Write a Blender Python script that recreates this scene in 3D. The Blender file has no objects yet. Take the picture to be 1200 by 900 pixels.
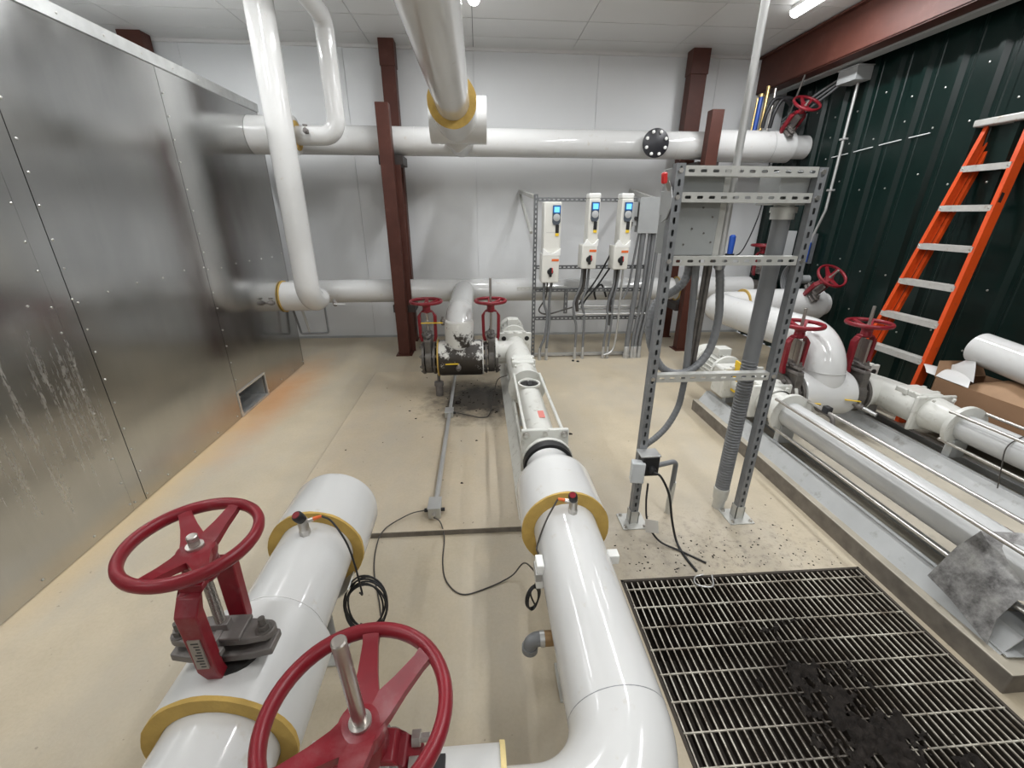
import bpy, bmesh, math, random
from mathutils import Vector as V, Matrix
random.seed(7)
C = bpy.context.scene
COL = C.collection
PI = math.pi
# ------------------------------------------------------------------ camera
F_PX, PITCH, YAW, ROLL = 500.06, 0.379192, 0.073976, 0.0040984
cam = bpy.data.cameras.new('camera'); cam_o = bpy.data.objects.new('camera', cam); COL.objects.link(cam_o)
cam.sensor_fit = 'HORIZONTAL'; cam.sensor_width = 36.0; cam.lens = F_PX * 36.0 / 1200.0
cam.clip_start = 0.02; cam.clip_end = 60
_f = V((math.sin(YAW)*math.cos(PITCH), math.cos(YAW)*math.cos(PITCH), -math.sin(PITCH)))
_r = V((math.cos(YAW), -math.sin(YAW), 0)); _u = _r.cross(_f)
_r2 = _r*math.cos(ROLL) + _u*math.sin(ROLL); _u2 = _u*math.cos(ROLL) - _r*math.sin(ROLL)
_m = Matrix((_r2, _u2, -_f)).transposed().to_4x4(); _m.translation = V((0, 0, 1.7))
cam_o.matrix_world = _m
C.camera = cam_o
# ------------------------------------------------------------------ world, view
w = bpy.data.worlds.new('world'); C.world = w; w.use_nodes = True
w.node_tree.nodes['Background'].inputs[0].default_value = (0.75, 0.78, 0.8, 1)
w.node_tree.nodes['Background'].inputs[1].default_value = 0.3
C.view_settings.view_transform = 'Standard'; C.view_settings.look = 'None'
C.view_settings.gamma = 1.0; C.view_settings.use_curve_mapping = False
C.view_settings.exposure = 0.58
C.cycles.use_denoising = True
C.cycles.max_bounces = 8
# lamps of the strip fixtures: (x, y0, y1), hung just under the ceiling
CEIL = 3.54
STRIPS = [(0.0, 3.66, 4.88), (3.05, 3.66, 4.88), (-3.0, 3.66, 4.88), (1.5, 2.4, 3.62), (-1.45, 2.4, 3.62), (1.5, 0.3, 1.52), (-1.45, 0.3, 1.52),  # last four on this line are unseen fixtures added as fill light
          (3.05, 0.6, 1.82), (-3.0, 0.6, 1.82), (0.0, -2.4, -1.18), (2.6, -2.4, -1.18), (-2.6, -2.4, -1.18)]
LAMP_W = 24.0
for i, (x, y0, y1) in enumerate(STRIPS):
    l = bpy.data.lights.new('strip_lamp', 'AREA'); l.shape = 'RECTANGLE'; l.size = 0.09; l.size_y = y1-y0-0.06
    l.energy = LAMP_W * (0.8 if y0 < 2 else 1.0); l.color = (0.97, 0.985, 1.0)
    o = bpy.data.objects.new('strip_lamp', l); COL.objects.link(o); o.location = (x, (y0+y1)/2, CEIL-0.092)

# ------------------------------------------------------------------ materials
def nmat(name):
    m = bpy.data.materials.new(name); m.use_nodes = True
    nt = m.node_tree; b = nt.nodes['Principled BSDF']
    return m, nt, b
def N(nt, t, **kw):
    n = nt.nodes.new(t)
    for k, v in kw.items():
        if k in n.inputs: n.inputs[k].default_value = v
        else: setattr(n, k, v)
    return n
def coords(nt, scale=(1, 1, 1), kind='Object'):
    if kind == 'World':
        g = N(nt, 'ShaderNodeNewGeometry'); src = g.outputs['Position']
    else:
        g = N(nt, 'ShaderNodeTexCoord'); src = g.outputs[kind]
    mp = N(nt, 'ShaderNodeMapping'); mp.inputs['Scale'].default_value = scale
    nt.links.new(src, mp.inputs['Vector']); return mp.outputs[0]
def noise(nt, vec, scale, detail=4, rough=0.55):
    n = N(nt, 'ShaderNodeTexNoise', Scale=scale, Detail=detail, Roughness=rough)
    nt.links.new(vec, n.inputs['Vector']); return n.outputs[0]
def ramp(nt, fac, stops):
    r = N(nt, 'ShaderNodeValToRGB'); cr = r.color_ramp
    while len(cr.elements) < len(stops): cr.elements.new(0.5)
    for e, (p, c) in zip(cr.elements, stops):
        e.position = p; e.color = (c, c, c, 1) if isinstance(c, (int, float)) else (*c, 1)
    nt.links.new(fac, r.inputs[0]); return r.outputs[0]
def mix(nt, fac, a, b, mode='MIX'):
    m = N(nt, 'ShaderNodeMix', data_type='RGBA', blend_type=mode)
    for s, i in ((fac, 0), (a, 6), (b, 7)):
        if hasattr(s, 'node'): nt.links.new(s, m.inputs[i])
        elif isinstance(s, (int, float)): m.inputs[i].default_value = s
        else: m.inputs[i].default_value = (*s, 1)
    return m.outputs[2]
def math_n(nt, op, a, b=0.0, c=None):
    m = N(nt, 'ShaderNodeMath', operation=op)
    for i, s in enumerate((a, b) if c is None else (a, b, c)):
        if hasattr(s, 'node'): nt.links.new(s, m.inputs[i])
        else: m.inputs[i].default_value = s
    return m.outputs[0]
def bump(nt, b, h, strength=0.2, dist=0.01):
    n = N(nt, 'ShaderNodeBump', Strength=strength, Distance=dist)
    nt.links.new(h, n.inputs['Height']); nt.links.new(n.outputs[0], b.inputs['Normal'])
def simple(name, col, rough=0.5, metal=0.0, var=0.06, vscale=8.0, bmp=0.0, bscale=60.0, dirt=None, spec=0.5):
    m, nt, b = nmat(name)
    vec = coords(nt, kind='World')
    f = noise(nt, vec, vscale)
    lo = tuple(c*(1-var) for c in col); hi = tuple(min(1, c*(1+var)) for c in col)
    c = ramp(nt, f, [(0.3, lo), (0.7, hi)])
    if dirt:
        dc, amount, ds = dirt
        d = ramp(nt, noise(nt, vec, ds, 6, 0.65), [(0.62-amount, 0.0), (0.78-amount*0.6, 1.0)])
        c = mix(nt, d, c, dc)
    nt.links.new(c, b.inputs['Base Color'])
    b.inputs['Roughness'].default_value = rough; b.inputs['Metallic'].default_value = metal
    b.inputs['Specular IOR Level'].default_value = spec
    if bmp: bump(nt, b, noise(nt, vec, bscale, 3), bmp, 0.004)
    return m
M = {}
M['pvc'] = simple('white_pvc_jacket', (0.62, 0.62, 0.61), 0.11, var=0.015, vscale=3, dirt=((0.52, 0.48, 0.41), 0.0, 14))
M['pvc_dull'] = simple('dull_white_jacket', (0.60, 0.60, 0.585), 0.35, var=0.03, vscale=3)
M['wrap'] = simple('white_tape', (0.66, 0.66, 0.63), 0.4, var=0.05)
M['foam'] = simple('yellow_foam', (0.50, 0.33, 0.085), 0.85, var=0.12, vscale=14, bmp=0.4, bscale=90)
M['foam_pale'] = simple('pale_foam', (0.75, 0.60, 0.28), 0.85, var=0.1, vscale=14, bmp=0.4, bscale=90)
M['red'] = simple('red_paint', (0.20, 0.010, 0.018), 0.36, spec=0.4, var=0.16, vscale=10, dirt=((0.24, 0.07, 0.075), 0.07, 9), bmp=0.06)
M['red_bright'] = simple('bright_red_plastic', (0.62, 0.03, 0.03), 0.4)
M['pump'] = simple('pump_enamel', (0.60, 0.60, 0.56), 0.34, var=0.05, dirt=((0.36, 0.34, 0.30), 0.05, 16), bmp=0.08, bscale=30)
M['pump_grey'] = simple('grey_enamel', (0.42, 0.43, 0.43), 0.35, var=0.05)
M['stator_grey'] = simple('grey_stator_enamel', (0.50, 0.505, 0.50), 0.26, var=0.04, vscale=5)
M['strut_dark'] = simple('dull_strut', (0.15, 0.155, 0.16), 0.5, 0.5, var=0.1, vscale=22)
M['skid'] = simple('skid_grey', (0.44, 0.45, 0.45), 0.42, var=0.05, dirt=((0.25, 0.24, 0.22), 0.04, 11))
M['strut'] = simple('galvanised_strut', (0.25, 0.26, 0.27), 0.45, 0.55, var=0.1, vscale=22)
M['strut_light'] = simple('galvanised_strut_bright', (0.52, 0.52, 0.49), 0.42, 0.45, var=0.06, vscale=22)
M['steel'] = simple('bright_steel', (0.55, 0.53, 0.50), 0.3, 0.9, var=0.1, vscale=30)
M['steel_dark'] = simple('dull_dark_steel', (0.12, 0.11, 0.10), 0.5, 0.4, var=0.25, vscale=25, bmp=0.2)
M['cast'] = simple('grey_cast_iron', (0.17, 0.155, 0.145), 0.5, 0.3, var=0.2, vscale=20, bmp=0.25)
M['stem'] = simple('stem_steel', (0.42, 0.39, 0.36), 0.3, 0.9, var=0.08, vscale=30)
M['oxide'] = simple('red_oxide_steel', (0.078, 0.026, 0.018), 0.5, spec=0.3, var=0.12, vscale=6, dirt=((0.10, 0.045, 0.036), 0.04, 6))
M['plastic_grey'] = simple('grey_conduit', (0.155, 0.16, 0.165), 0.42, var=0.06)
M['box_grey'] = simple('grey_enclosure', (0.34, 0.35, 0.35), 0.42, var=0.04)
M['box_dark'] = simple('grey_box_back', (0.25, 0.26, 0.255), 0.45, var=0.04)
M['conduit'] = simple('emt_conduit', (0.48, 0.48, 0.47), 0.35, 0.5, var=0.06)
M['black'] = simple('black_rubber', (0.012, 0.012, 0.013), 0.5, var=0.1)
M['black_iron'] = simple('black_flange', (0.016, 0.016, 0.02), 0.4, var=0.1)
M['cord_grey'] = simple('dark_cord', (0.05, 0.045, 0.04), 0.55)
M['dirt'] = simple('black_sludge', (0.015, 0.012, 0.010), 0.85, spec=0.2, var=0.5, vscale=30, bmp=0.9, bscale=70)
M['vfd'] = simple('cream_drive_plastic', (0.66, 0.65, 0.60), 0.4, var=0.03)
M['vfd_white'] = simple('white_drive_plastic', (0.80, 0.80, 0.77), 0.35, var=0.02)
M['keypad'] = simple('slate_keypad', (0.07, 0.085, 0.105), 0.4)
M['keypad_blue'] = simple('blue_bezel', (0.01, 0.09, 0.30), 0.35)
M['orange_label'] = simple('orange_label', (0.72, 0.14, 0.03), 0.5)
M['orange'] = simple('orange_fibreglass', (0.60, 0.066, 0.008), 0.38, var=0.08, dirt=((0.35, 0.05, 0.02), 0.03, 18))
M['alu'] = simple('ladder_aluminium', (0.62, 0.61, 0.58), 0.4, 0.5, var=0.08, vscale=18, dirt=((0.42, 0.33, 0.25), 0.05, 14))
M['card'] = simple('cardboard', (0.27, 0.155, 0.085), 0.75, var=0.08, vscale=5)
M['kraft'] = simple('kraft_paper', (0.34, 0.21, 0.12), 0.7, var=0.1, bmp=0.3, bscale=20)
M['yellow_tag'] = simple('yellow_plastic', (0.78, 0.52, 0.03), 0.45)
M['brass'] = simple('brass', (0.62, 0.45, 0.2), 0.3, 0.9)
M['bronze'] = simple('aged_bronze', (0.33, 0.21, 0.10), 0.5, 0.4, var=0.2, vscale=30)
M['blue'] = simple('blue_plastic', (0.02, 0.08, 0.38), 0.35)
M['clear_cover'] = simple('milky_cover', (0.55, 0.57, 0.58), 0.25, var=0.08)
M['pink_label'] = simple('faded_red_sticker', (0.62, 0.20, 0.17), 0.5)
M['tag_paper'] = simple('paper_tag', (0.55, 0.53, 0.49), 0.7)
M['rivet'] = simple('screw_head', (0.62, 0.61, 0.58), 0.3, 0.8)
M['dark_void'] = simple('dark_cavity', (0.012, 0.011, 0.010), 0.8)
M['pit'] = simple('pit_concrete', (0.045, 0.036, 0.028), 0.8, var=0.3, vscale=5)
M['grate'] = None
M['white_wall'] = simple('white_liner_panel', (0.70, 0.71, 0.715), 0.42, var=0.015, vscale=2)
M['ceiling_seam_shade'] = simple('ceiling_seam_shadow', (0.10, 0.10, 0.10), 0.7)  # dark slab behind the panels, puts seam shadow into the colour
M['ceiling'] = simple('white_ceiling_panel', (0.66, 0.655, 0.64), 0.45, var=0.02, vscale=2)
M['dark_brown'] = simple('dark_bracket', (0.03, 0.022, 0.02), 0.5)
M['plate_label'] = simple('rating_plate', (0.30, 0.27, 0.24), 0.4, 0.4)
def emit(name, col, s):
    m, nt, b = nmat(name)
    b.inputs['Emission Color'].default_value = (*col, 1); b.inputs['Emission Strength'].default_value = s
    b.inputs['Base Color'].default_value = (*col, 1); return m
M['lens'] = emit('lit_lens', (0.98, 0.99, 1.0), 7.0)
M['screen'] = emit('lit_screen', (0.12, 0.42, 0.80), 0.8)
def mk_galv():
    m, nt, b = nmat('galvanised_sheet')
    p = coords(nt, kind='World'); sx = N(nt, 'ShaderNodeSeparateXYZ'); nt.links.new(p, sx.inputs[0])
    n1 = noise(nt, p, 1.6, 3)
    st = noise(nt, coords(nt, (1, 14, 0.7), 'World'), 2.2, 5, 0.7)             # vertical rub marks
    cl = noise(nt, coords(nt, (1, 1.3, 0.5), 'World'), 2.6, 3)
    c = ramp(nt, n1, [(0.3, (0.47, 0.475, 0.47)), (0.7, (0.58, 0.58, 0.57))])
    c = mix(nt, 0.25, c, ramp(nt, st, [(0.35, (0.86, 0.86, 0.86)), (0.65, (1.0, 1.0, 1.0))]), 'MULTIPLY')
    dy = math_n(nt, 'DIVIDE', math_n(nt, 'SUBTRACT', sx.outputs[1], 2.05), 0.42); dz = math_n(nt, 'DIVIDE', math_n(nt, 'SUBTRACT', sx.outputs[2], 0.75), 0.62)
    d = math_n(nt, 'ADD', math_n(nt, 'MULTIPLY', dy, dy), math_n(nt, 'MULTIPLY', dz, dz))
    zone = ramp(nt, d, [(0.2, 1.0), (1.0, 0.0)])
    sm = math_n(nt, 'MULTIPLY', math_n(nt, 'MULTIPLY', ramp(nt, st, [(0.50, 0.0), (0.66, 1.0)]), ramp(nt, noise(nt, coords(nt, (1, 3, 1), 'World'), 26, 4, 0.7), [(0.40, 0.0), (0.60, 1.0)])), zone)
    c = mix(nt, math_n(nt, 'MULTIPLY', sm, 0.55), c, (0.74, 0.74, 0.73))
    nt.links.new(c, b.inputs['Base Color'])
    b.inputs['Metallic'].default_value = 1.0
    r = ramp(nt, cl, [(0.3, 0.13), (0.7, 0.235)])
    r = math_n(nt, 'ADD', r, math_n(nt, 'MULTIPLY', sm, 0.3))
    nt.links.new(r, b.inputs['Roughness'])
    h = noise(nt, coords(nt, (1, 1, 0.45), 'World'), 1.3, 1)
    bump(nt, b, h, 0.10, 0.08)
    return m
M['galv'] = mk_galv()
M['galv_edge'] = simple('galvanised_edge', (0.60, 0.61, 0.60), 0.32, 0.75, var=0.1, vscale=12)
def mk_concrete(name, base, dirty=1.0):
    m, nt, b = nmat(name)
    p = coords(nt, kind='World')
    n1 = noise(nt, p, 1.1, 5, 0.6); n2 = noise(nt, p, 7, 6, 0.65); n3 = noise(nt, p, 70, 4, 0.6)
    lo = tuple(c*0.84 for c in base); hi = tuple(c*1.10 for c in base)
    c = ramp(nt, n1, [(0.28, lo), (0.72, hi)])
    c = mix(nt, 0.35, c, ramp(nt, n2, [(0.3, (0.80, 0.78, 0.74)), (0.7, (1.05, 1.05, 1.05))]), 'MULTIPLY')
    c = mix(nt, 0.30, c, ramp(nt, n3, [(0.35, (0.82, 0.80, 0.77)), (0.6, (1, 1, 1))]), 'MULTIPLY')
    g = ramp(nt, noise(nt, coords(nt, (1.3, 0.7, 1), 'World'), 1.7, 6, 0.65), [(0.42, 0.0), (0.66, 1.0)])
    c = mix(nt, math_n(nt, 'MULTIPLY', g, 0.55), c, (0.40, 0.365, 0.305))
    sx = N(nt, 'ShaderNodeSeparateXYZ'); nt.links.new(p, sx.inputs[0])
    X, Y = sx.outputs[0], sx.outputs[1]
    def blob(cx, cy, rx, ry, edge=0.5, nz=0.6, ns=5.0):
        dx = math_n(nt, 'DIVIDE', math_n(nt, 'SUBTRACT', X, cx), rx); dy = math_n(nt, 'DIVIDE', math_n(nt, 'SUBTRACT', Y, cy), ry)
        d = math_n(nt, 'SQRT', math_n(nt, 'ADD', math_n(nt, 'MULTIPLY', dx, dx), math_n(nt, 'MULTIPLY', dy, dy)))
        nn = noise(nt, p, ns, 6, 0.7)
        d = math_n(nt, 'ADD', d, math_n(nt, 'MULTIPLY', math_n(nt, 'SUBTRACT', nn, 0.5), nz*2))
        return ramp(nt, d, [(1-edge, 1.0), (1.0, 0.0)])
    # rust run along the sheet metal plenum
    rust = blob(-2.05, 4.1, 0.42, 1.5, 0.9, 0.35, 3)
    c = mix(nt, math_n(nt, 'MULTIPLY', rust, 0.75), c, (0.50, 0.235, 0.085))
    rust2 = blob(-2.15, 2.6, 0.22, 1.6, 0.9, 0.3, 3)
    c = mix(nt, math_n(nt, 'MULTIPLY', rust2, 0.45), c, (0.62, 0.42, 0.18))
    # sludge spilled under the tee of the middle pump
    oil = blob(-0.04, 3.78, 0.62, 0.60, 0.62, 0.5, 9)
    c = mix(nt, math_n(nt, 'MULTIPLY', oil, 0.95), c, (0.022, 0.018, 0.015))
    # spatter around the pit and the rack feet
    sp = math_n(nt, 'MULTIPLY', blob(1.25, 1.72, 0.85, 0.5, 0.9, 0.4, 6), ramp(nt, noise(nt, p, 26, 5, 0.75), [(0.50, 0.0), (0.66, 1.0)]))
    c = mix(nt, math_n(nt, 'MULTIPLY', sp, 0.75), c, (0.07, 0.06, 0.05))
    gr = blob(1.0, 1.9, 1.1, 0.75, 0.9, 0.3, 3)
    c = mix(nt, math_n(nt, 'MULTIPLY', gr, 0.45), c, (0.33, 0.30, 0.255))
    # few dark flecks
    fl = ramp(nt, noise(nt, p, 34, 2, 0.5), [(0.74, 0.0), (0.76, 1.0)])
    c = mix(nt, math_n(nt, 'MULTIPLY', fl, 0.7*dirty), c, (0.10, 0.085, 0.07))
    nt.links.new(c, b.inputs['Base Color'])
    r = ramp(nt, n2, [(0.3, 0.42), (0.7, 0.62)]); nt.links.new(r, b.inputs['Roughness'])
    bump(nt, b, n3, 0.12, 0.004)
    return m
M['floor'] = mk_concrete('beige_sealed_concrete', (0.49, 0.422, 0.31), 0.6)
M['pad'] = mk_concrete('beige_pad_concrete', (0.52, 0.438, 0.318))
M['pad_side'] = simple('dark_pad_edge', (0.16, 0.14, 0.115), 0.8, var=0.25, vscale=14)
M['plinth'] = simple('plinth_concrete', (0.44, 0.40, 0.325), 0.55, var=0.14, vscale=4, dirt=((0.20, 0.18, 0.15), 0.05, 10), bmp=0.15)
M['green'] = simple('dark_green_sheet', (0.0022, 0.0115, 0.0095), 0.30, var=0.12, vscale=3, spec=0.32)
def mk_grate():
    m, nt, b = nmat('worn_grating_steel')
    p = coords(nt, kind='World')
    n = noise(nt, p, 9, 5, 0.7)
    c = ramp(nt, n, [(0.35, (0.16, 0.13, 0.10)), (0.55, (0.46, 0.43, 0.36)), (0.75, (0.58, 0.56, 0.49))])
    sx = N(nt, 'ShaderNodeSeparateXYZ'); nt.links.new(p, sx.inputs[0])
    dx = math_n(nt, 'DIVIDE', math_n(nt, 'SUBTRACT', sx.outputs[0], 1.25), 0.42); dy = math_n(nt, 'DIVIDE', math_n(nt, 'SUBTRACT', sx.outputs[1], 0.95), 0.5)
    d = math_n(nt, 'ADD', math_n(nt, 'SQRT', math_n(nt, 'ADD', math_n(nt, 'MULTIPLY', dx, dx), math_n(nt, 'MULTIPLY', dy, dy))), math_n(nt, 'MULTIPLY', math_n(nt, 'SUBTRACT', noise(nt, p, 7, 6, 0.75), 0.5), 2.0))
    c = mix(nt, math_n(nt, 'MULTIPLY', ramp(nt, d, [(0.35, 1.0), (1.0, 0.0)]), 0.92), c, (0.040, 0.030, 0.022))
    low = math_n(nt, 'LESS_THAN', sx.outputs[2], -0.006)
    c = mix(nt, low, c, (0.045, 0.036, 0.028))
    nt.links.new(c, b.inputs['Base Color']); b.inputs['Metallic'].default_value = 0.35; b.inputs['Roughness'].default_value = 0.45
    return m
M['grate'] = mk_grate()
def mk_tee():
    m, nt, b = nmat('sludge_spattered_jacket')
    p = coords(nt, kind='World'); sx = N(nt, 'ShaderNodeSeparateXYZ'); nt.links.new(p, sx.inputs[0])
    n = noise(nt, p, 11, 6, 0.7)
    dx = math_n(nt, 'ABSOLUTE', math_n(nt, 'SUBTRACT', sx.outputs[0], -0.13))
    v = math_n(nt, 'ADD', math_n(nt, 'ADD', math_n(nt, 'MULTIPLY', sx.outputs[2], 2.1), math_n(nt, 'MULTIPLY', dx, 1.2)), math_n(nt, 'MULTIPLY', math_n(nt, 'SUBTRACT', n, 0.5), 2.6))
    k = ramp(nt, math_n(nt, 'MULTIPLY', v, 0.5), [(0.60, 0.0), (0.70, 1.0)])
    c = mix(nt, k, (0.035, 0.028, 0.022), (0.66, 0.65, 0.61))
    nt.links.new(c, b.inputs['Base Color']); b.inputs['Roughness'].default_value = 0.4
    return m
M['tee'] = mk_tee()
def mk_guard():
    m, nt, b = nmat('soiled_sheet_metal')
    p = coords(nt, kind='World'); n = noise(nt, p, 14, 6, 0.72)
    c = ramp(nt, n, [(0.34, (0.09, 0.085, 0.083)), (0.5, (0.24, 0.235, 0.23)), (0.64, (0.37, 0.365, 0.35))])
    nt.links.new(c, b.inputs['Base Color']); b.inputs['Metallic'].default_value = 0.3; b.inputs['Roughness'].default_value = 0.5
    bump(nt, b, noise(nt, p, 9, 4), 0.35, 0.02); return m
M['guard'] = mk_guard()

# ------------------------------------------------------------------ mesh helpers
def frame(z):
    z = V(z).normalized(); a = V((0, 0, 1)) if abs(z.z) < 0.9 else V((1, 0, 0))
    x = a.cross(z).normalized(); return x, z.cross(x).normalized(), z
class MB:
    def __init__(s, M4=None): s.v = []; s.f = []; s.M = M4
    def add(s, vs, fs):
        o = len(s.v)
        s.v += [(s.M @ V(p)) if s.M else V(p) for p in vs]
        s.f += [tuple(i+o for i in f) for f in fs]; return s
    def box(s, lo, hi):
        x0, y0, z0 = lo; x1, y1, z1 = hi
        return s.add([(x0,y0,z0),(x1,y0,z0),(x1,y1,z0),(x0,y1,z0),(x0,y0,z1),(x1,y0,z1),(x1,y1,z1),(x0,y1,z1)],
                     [(0,3,2,1),(4,5,6,7),(0,1,5,4),(1,2,6,5),(2,3,7,6),(3,0,4,7)])
    def obox(s, p0, p1, wd, th, up=(0, 0, 1)):                       # bar from p0 to p1, width along up x dir, thickness along up
        p0, p1 = V(p0), V(p1); d = (p1-p0).normalized(); u = V(up); u = (u - d*u.dot(d)).normalized(); sd = d.cross(u)
        vs = []
        for p in (p0, p1):
            for a, b in ((-1,-1),(1,-1),(1,1),(-1,1)): vs.append(p + sd*a*wd/2 + u*b*th/2)
        return s.add(vs, [(3,2,1,0),(4,5,6,7),(0,1,5,4),(1,2,6,5),(2,3,7,6),(3,0,4,7)])
    def lathe(s, p, ax, prof, n=24, caps=(True, True)):               # prof: (distance along axis, radius)
        x, y, z = frame(ax); p = V(p); vs = []; fs = []
        for h, r in prof:
            for i in range(n):
                a = 2*PI*i/n; vs.append(p + z*h + x*r*math.cos(a) + y*r*math.sin(a))
        for k in range(len(prof)-1):
            for i in range(n):
                j = (i+1) % n; fs.append((k*n+i, k*n+j, (k+1)*n+j, (k+1)*n+i))
        if caps[0]: fs.append(tuple(range(n-1, -1, -1)))
        if caps[1]: fs.append(tuple(range((len(prof)-1)*n, len(prof)*n)))
        return s.add(vs, fs)
    def cyl(s, p0, p1, r, n=20, r2=None):
        p0, p1 = V(p0), V(p1); L = (p1-p0).length
        return s.lathe(p0, p1-p0, [(0, r), (L, r if r2 is None else r2)], n)
    def tube(s, p0, p1, r, ri, n=32):                                 # hollow collar
        p0, p1 = V(p0), V(p1); L = (p1-p0).length
        s.lathe(p0, p1-p0, [(0, ri), (0, r), (L, r), (L, ri), (0, ri)], n, (False, False)); return s
    def sweep(s, pts, r, n=12, caps=True, closed=False):
        pts = [V(p) for p in pts]; vs = []; fs = []; K = len(pts)
        def tan(i):
            if closed: return (pts[(i+1) % K]-pts[i-1]).normalized()
            return (pts[min(i+1, K-1)]-pts[max(i-1, 0)]).normalized()
        t = tan(0); x, y, _ = frame(t)
        for i in range(K):
            t2 = tan(i); q = t.rotation_difference(t2); x = q @ x; y = q @ y; t = t2
            rr = r[i] if isinstance(r, (list, tuple)) else r
            for j in range(n):
                a = 2*PI*j/n; vs.append(pts[i] + x*rr*math.cos(a) + y*rr*math.sin(a))
        for k in range(K if closed else K-1):
            k2 = (k+1) % K
            for j in range(n):
                j2 = (j+1) % n; fs.append((k*n+j, k*n+j2, k2*n+j2, k2*n+j))
        if caps and not closed:
            fs.append(tuple(range(n-1, -1, -1))); fs.append(tuple(range((K-1)*n, K*n)))
        return s.add(vs, fs)
    def prism(s, poly, ax, d0, d1):                                   # poly in the two other axes, extruded along ax
        n = len(poly); vs = []
        for d in (d0, d1):
            for a, b in poly: vs.append({'x': (d, a, b), 'y': (a, d, b), 'z': (a, b, d)}[ax])
        return s.add(vs, [tuple(range(n-1, -1, -1)), tuple(range(n, 2*n))] + [(i, (i+1) % n, n+(i+1) % n, n+i) for i in range(n)])
    def slotplate(s, L, wd, th, pitch, sl, sw, org, ex, ey, ez):      # plate along ex, width ey, thickness ez, with rows of slots
        org, ex, ey, ez = V(org), V(ex), V(ey), V(ez)
        n = max(1, int(L/pitch)); p = L/n; sl = min(sl, p*0.7)
        hole = []
        r = sw/2; h = sl/2-r
        for a in (-60, -20, 20, 60): hole.append((h+r*math.cos(math.radians(a)), r*math.sin(math.radians(a))))
        for a in (120, 160, 200, 240): hole.append((-h+r*math.cos(math.radians(a)), r*math.sin(math.radians(a))))
        rect = [(p/2, -wd/2), (p/2, wd/2), (-p/2, wd/2), (-p/2, -wd/2)]
        for k in range(n):
            cx = p*(k+.5); vs = []
            for t in (-th/2, th/2):
                for a, b in rect + hole: vs.append(org + ex*(cx+a) + ey*b + ez*t)
            fs = []
            for side in (0, 12):
                q = [(0, 1, 7, 6, 5, 4)[::1], (1, 2, 8, 7), (2, 3, 11, 10, 9, 8), (3, 0, 4, 11)]
                for f in q:
                    f = tuple(i+side for i in f); fs.append(f if side else f[::-1])
            for i in range(8):
                j = (i+1) % 8; fs.append((4+i, 4+j, 16+j, 16+i))
            fs += [(0, 1, 13, 12)] if k == n-1 else []
            fs += [(1, 2, 14, 13), (3, 0, 12, 15)] + ([(2, 3, 15, 14)] if k == 0 else [])
            s.add(vs, fs)
        return s
    def build(s, name, mat, parent=None, smooth=40, bev=0.0):
        me = bpy.data.meshes.new(name)
        off = PLOC.get(parent.name, V((0, 0, 0))) if parent else V((0, 0, 0))
        me.from_pydata([tuple(p-off) for p in s.v], [], s.f); me.update()
        bm = bmesh.new(); bm.from_mesh(me); bmesh.ops.recalc_face_normals(bm, faces=bm.faces); bm.to_mesh(me); bm.free()
        if smooth:
            me.shade_smooth(); me.set_sharp_from_angle(angle=math.radians(smooth))
        o = bpy.data.objects.new(name, me); COL.objects.link(o)
        if mat: me.materials.append(M[mat] if isinstance(mat, str) else mat)
        if parent: o.parent = parent; PLOC[o.name] = off
        if bev:
            b = o.modifiers.new('bevel', 'BEVEL'); b.width = bev; b.segments = 2; b.limit_method = 'ANGLE'
        return o
PLOC = {}
def thing(name, loc, label, cat, group=None):
    o = bpy.data.objects.new(name, None); COL.objects.link(o); o.location = loc; o.empty_display_size = 0.1
    PLOC[o.name] = V(loc); o['label'] = label; o['category'] = cat
    if group: o['group'] = group
    return o
def tag(o, label, cat, group=None):
    o['label'] = label; o['category'] = cat
    if group: o['group'] = group
    return o
def struct(o): o['kind'] = 'structure'; return o
def piece(src, name, loc, parent):                                    # a copy that shares the mesh of src, moved by loc
    o = src.copy(); o.name = name; COL.objects.link(o); o.parent = parent; o.location = V(src.location)+V(loc); return o
def arc(c, a, b, r, t0, t1, n=10):                                    # points on a circle about c in the plane of unit a, b
    c, a, b = V(c), V(a), V(b)
    return [c + a*r*math.cos(t0+(t1-t0)*i/n) + b*r*math.sin(t0+(t1-t0)*i/n) for i in range(n+1)]
def bend(pts, rad, n=9):                                              # rounds the corners of a polyline
    pts = [V(p) for p in pts]; out = [pts[0]]
    for i in range(1, len(pts)-1):
        a, b, c = pts[i-1], pts[i], pts[i+1]; d1 = (a-b).normalized(); d2 = (c-b).normalized()
        ang = d1.angle(d2)
        r = rad[i-1] if isinstance(rad, (list, tuple)) else rad
        if ang > PI-0.01: out.append(b); continue
        tl = min(r/math.tan(ang/2), (a-b).length*0.499 if i > 1 else (a-b).length*0.98, (c-b).length*0.499 if i < len(pts)-2 else (c-b).length*0.98); r = tl*math.tan(ang/2)
        ctr = b + (d1+d2).normalized()*(r/math.sin(ang/2))
        p0 = b+d1*tl; p1 = b+d2*tl; v0 = p0-ctr; v1 = p1-ctr; th = v0.angle(v1); axn = v0.cross(v1).normalized()
        for k in range(n+1): out.append(ctr + Matrix.Rotation(th*k/n, 3, axn) @ v0)
    out.append(pts[-1]); return out
def smoothpath(pts, n=8):                                             # Catmull-Rom
    pts = [V(p) for p in pts]; P = [pts[0]*2-pts[1]] + pts + [pts[-1]*2-pts[-2]]; out = []
    for i in range(1, len(P)-2):
        for k in range(n):
            t = k/n; a, b, c, d = P[i-1], P[i], P[i+1], P[i+2]
            out.append(0.5*((2*b) + (c-a)*t + (2*a-5*b+4*c-d)*t*t + (3*b-a-3*c+d)*t**3))
    out.append(pts[-1]); return out

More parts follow.
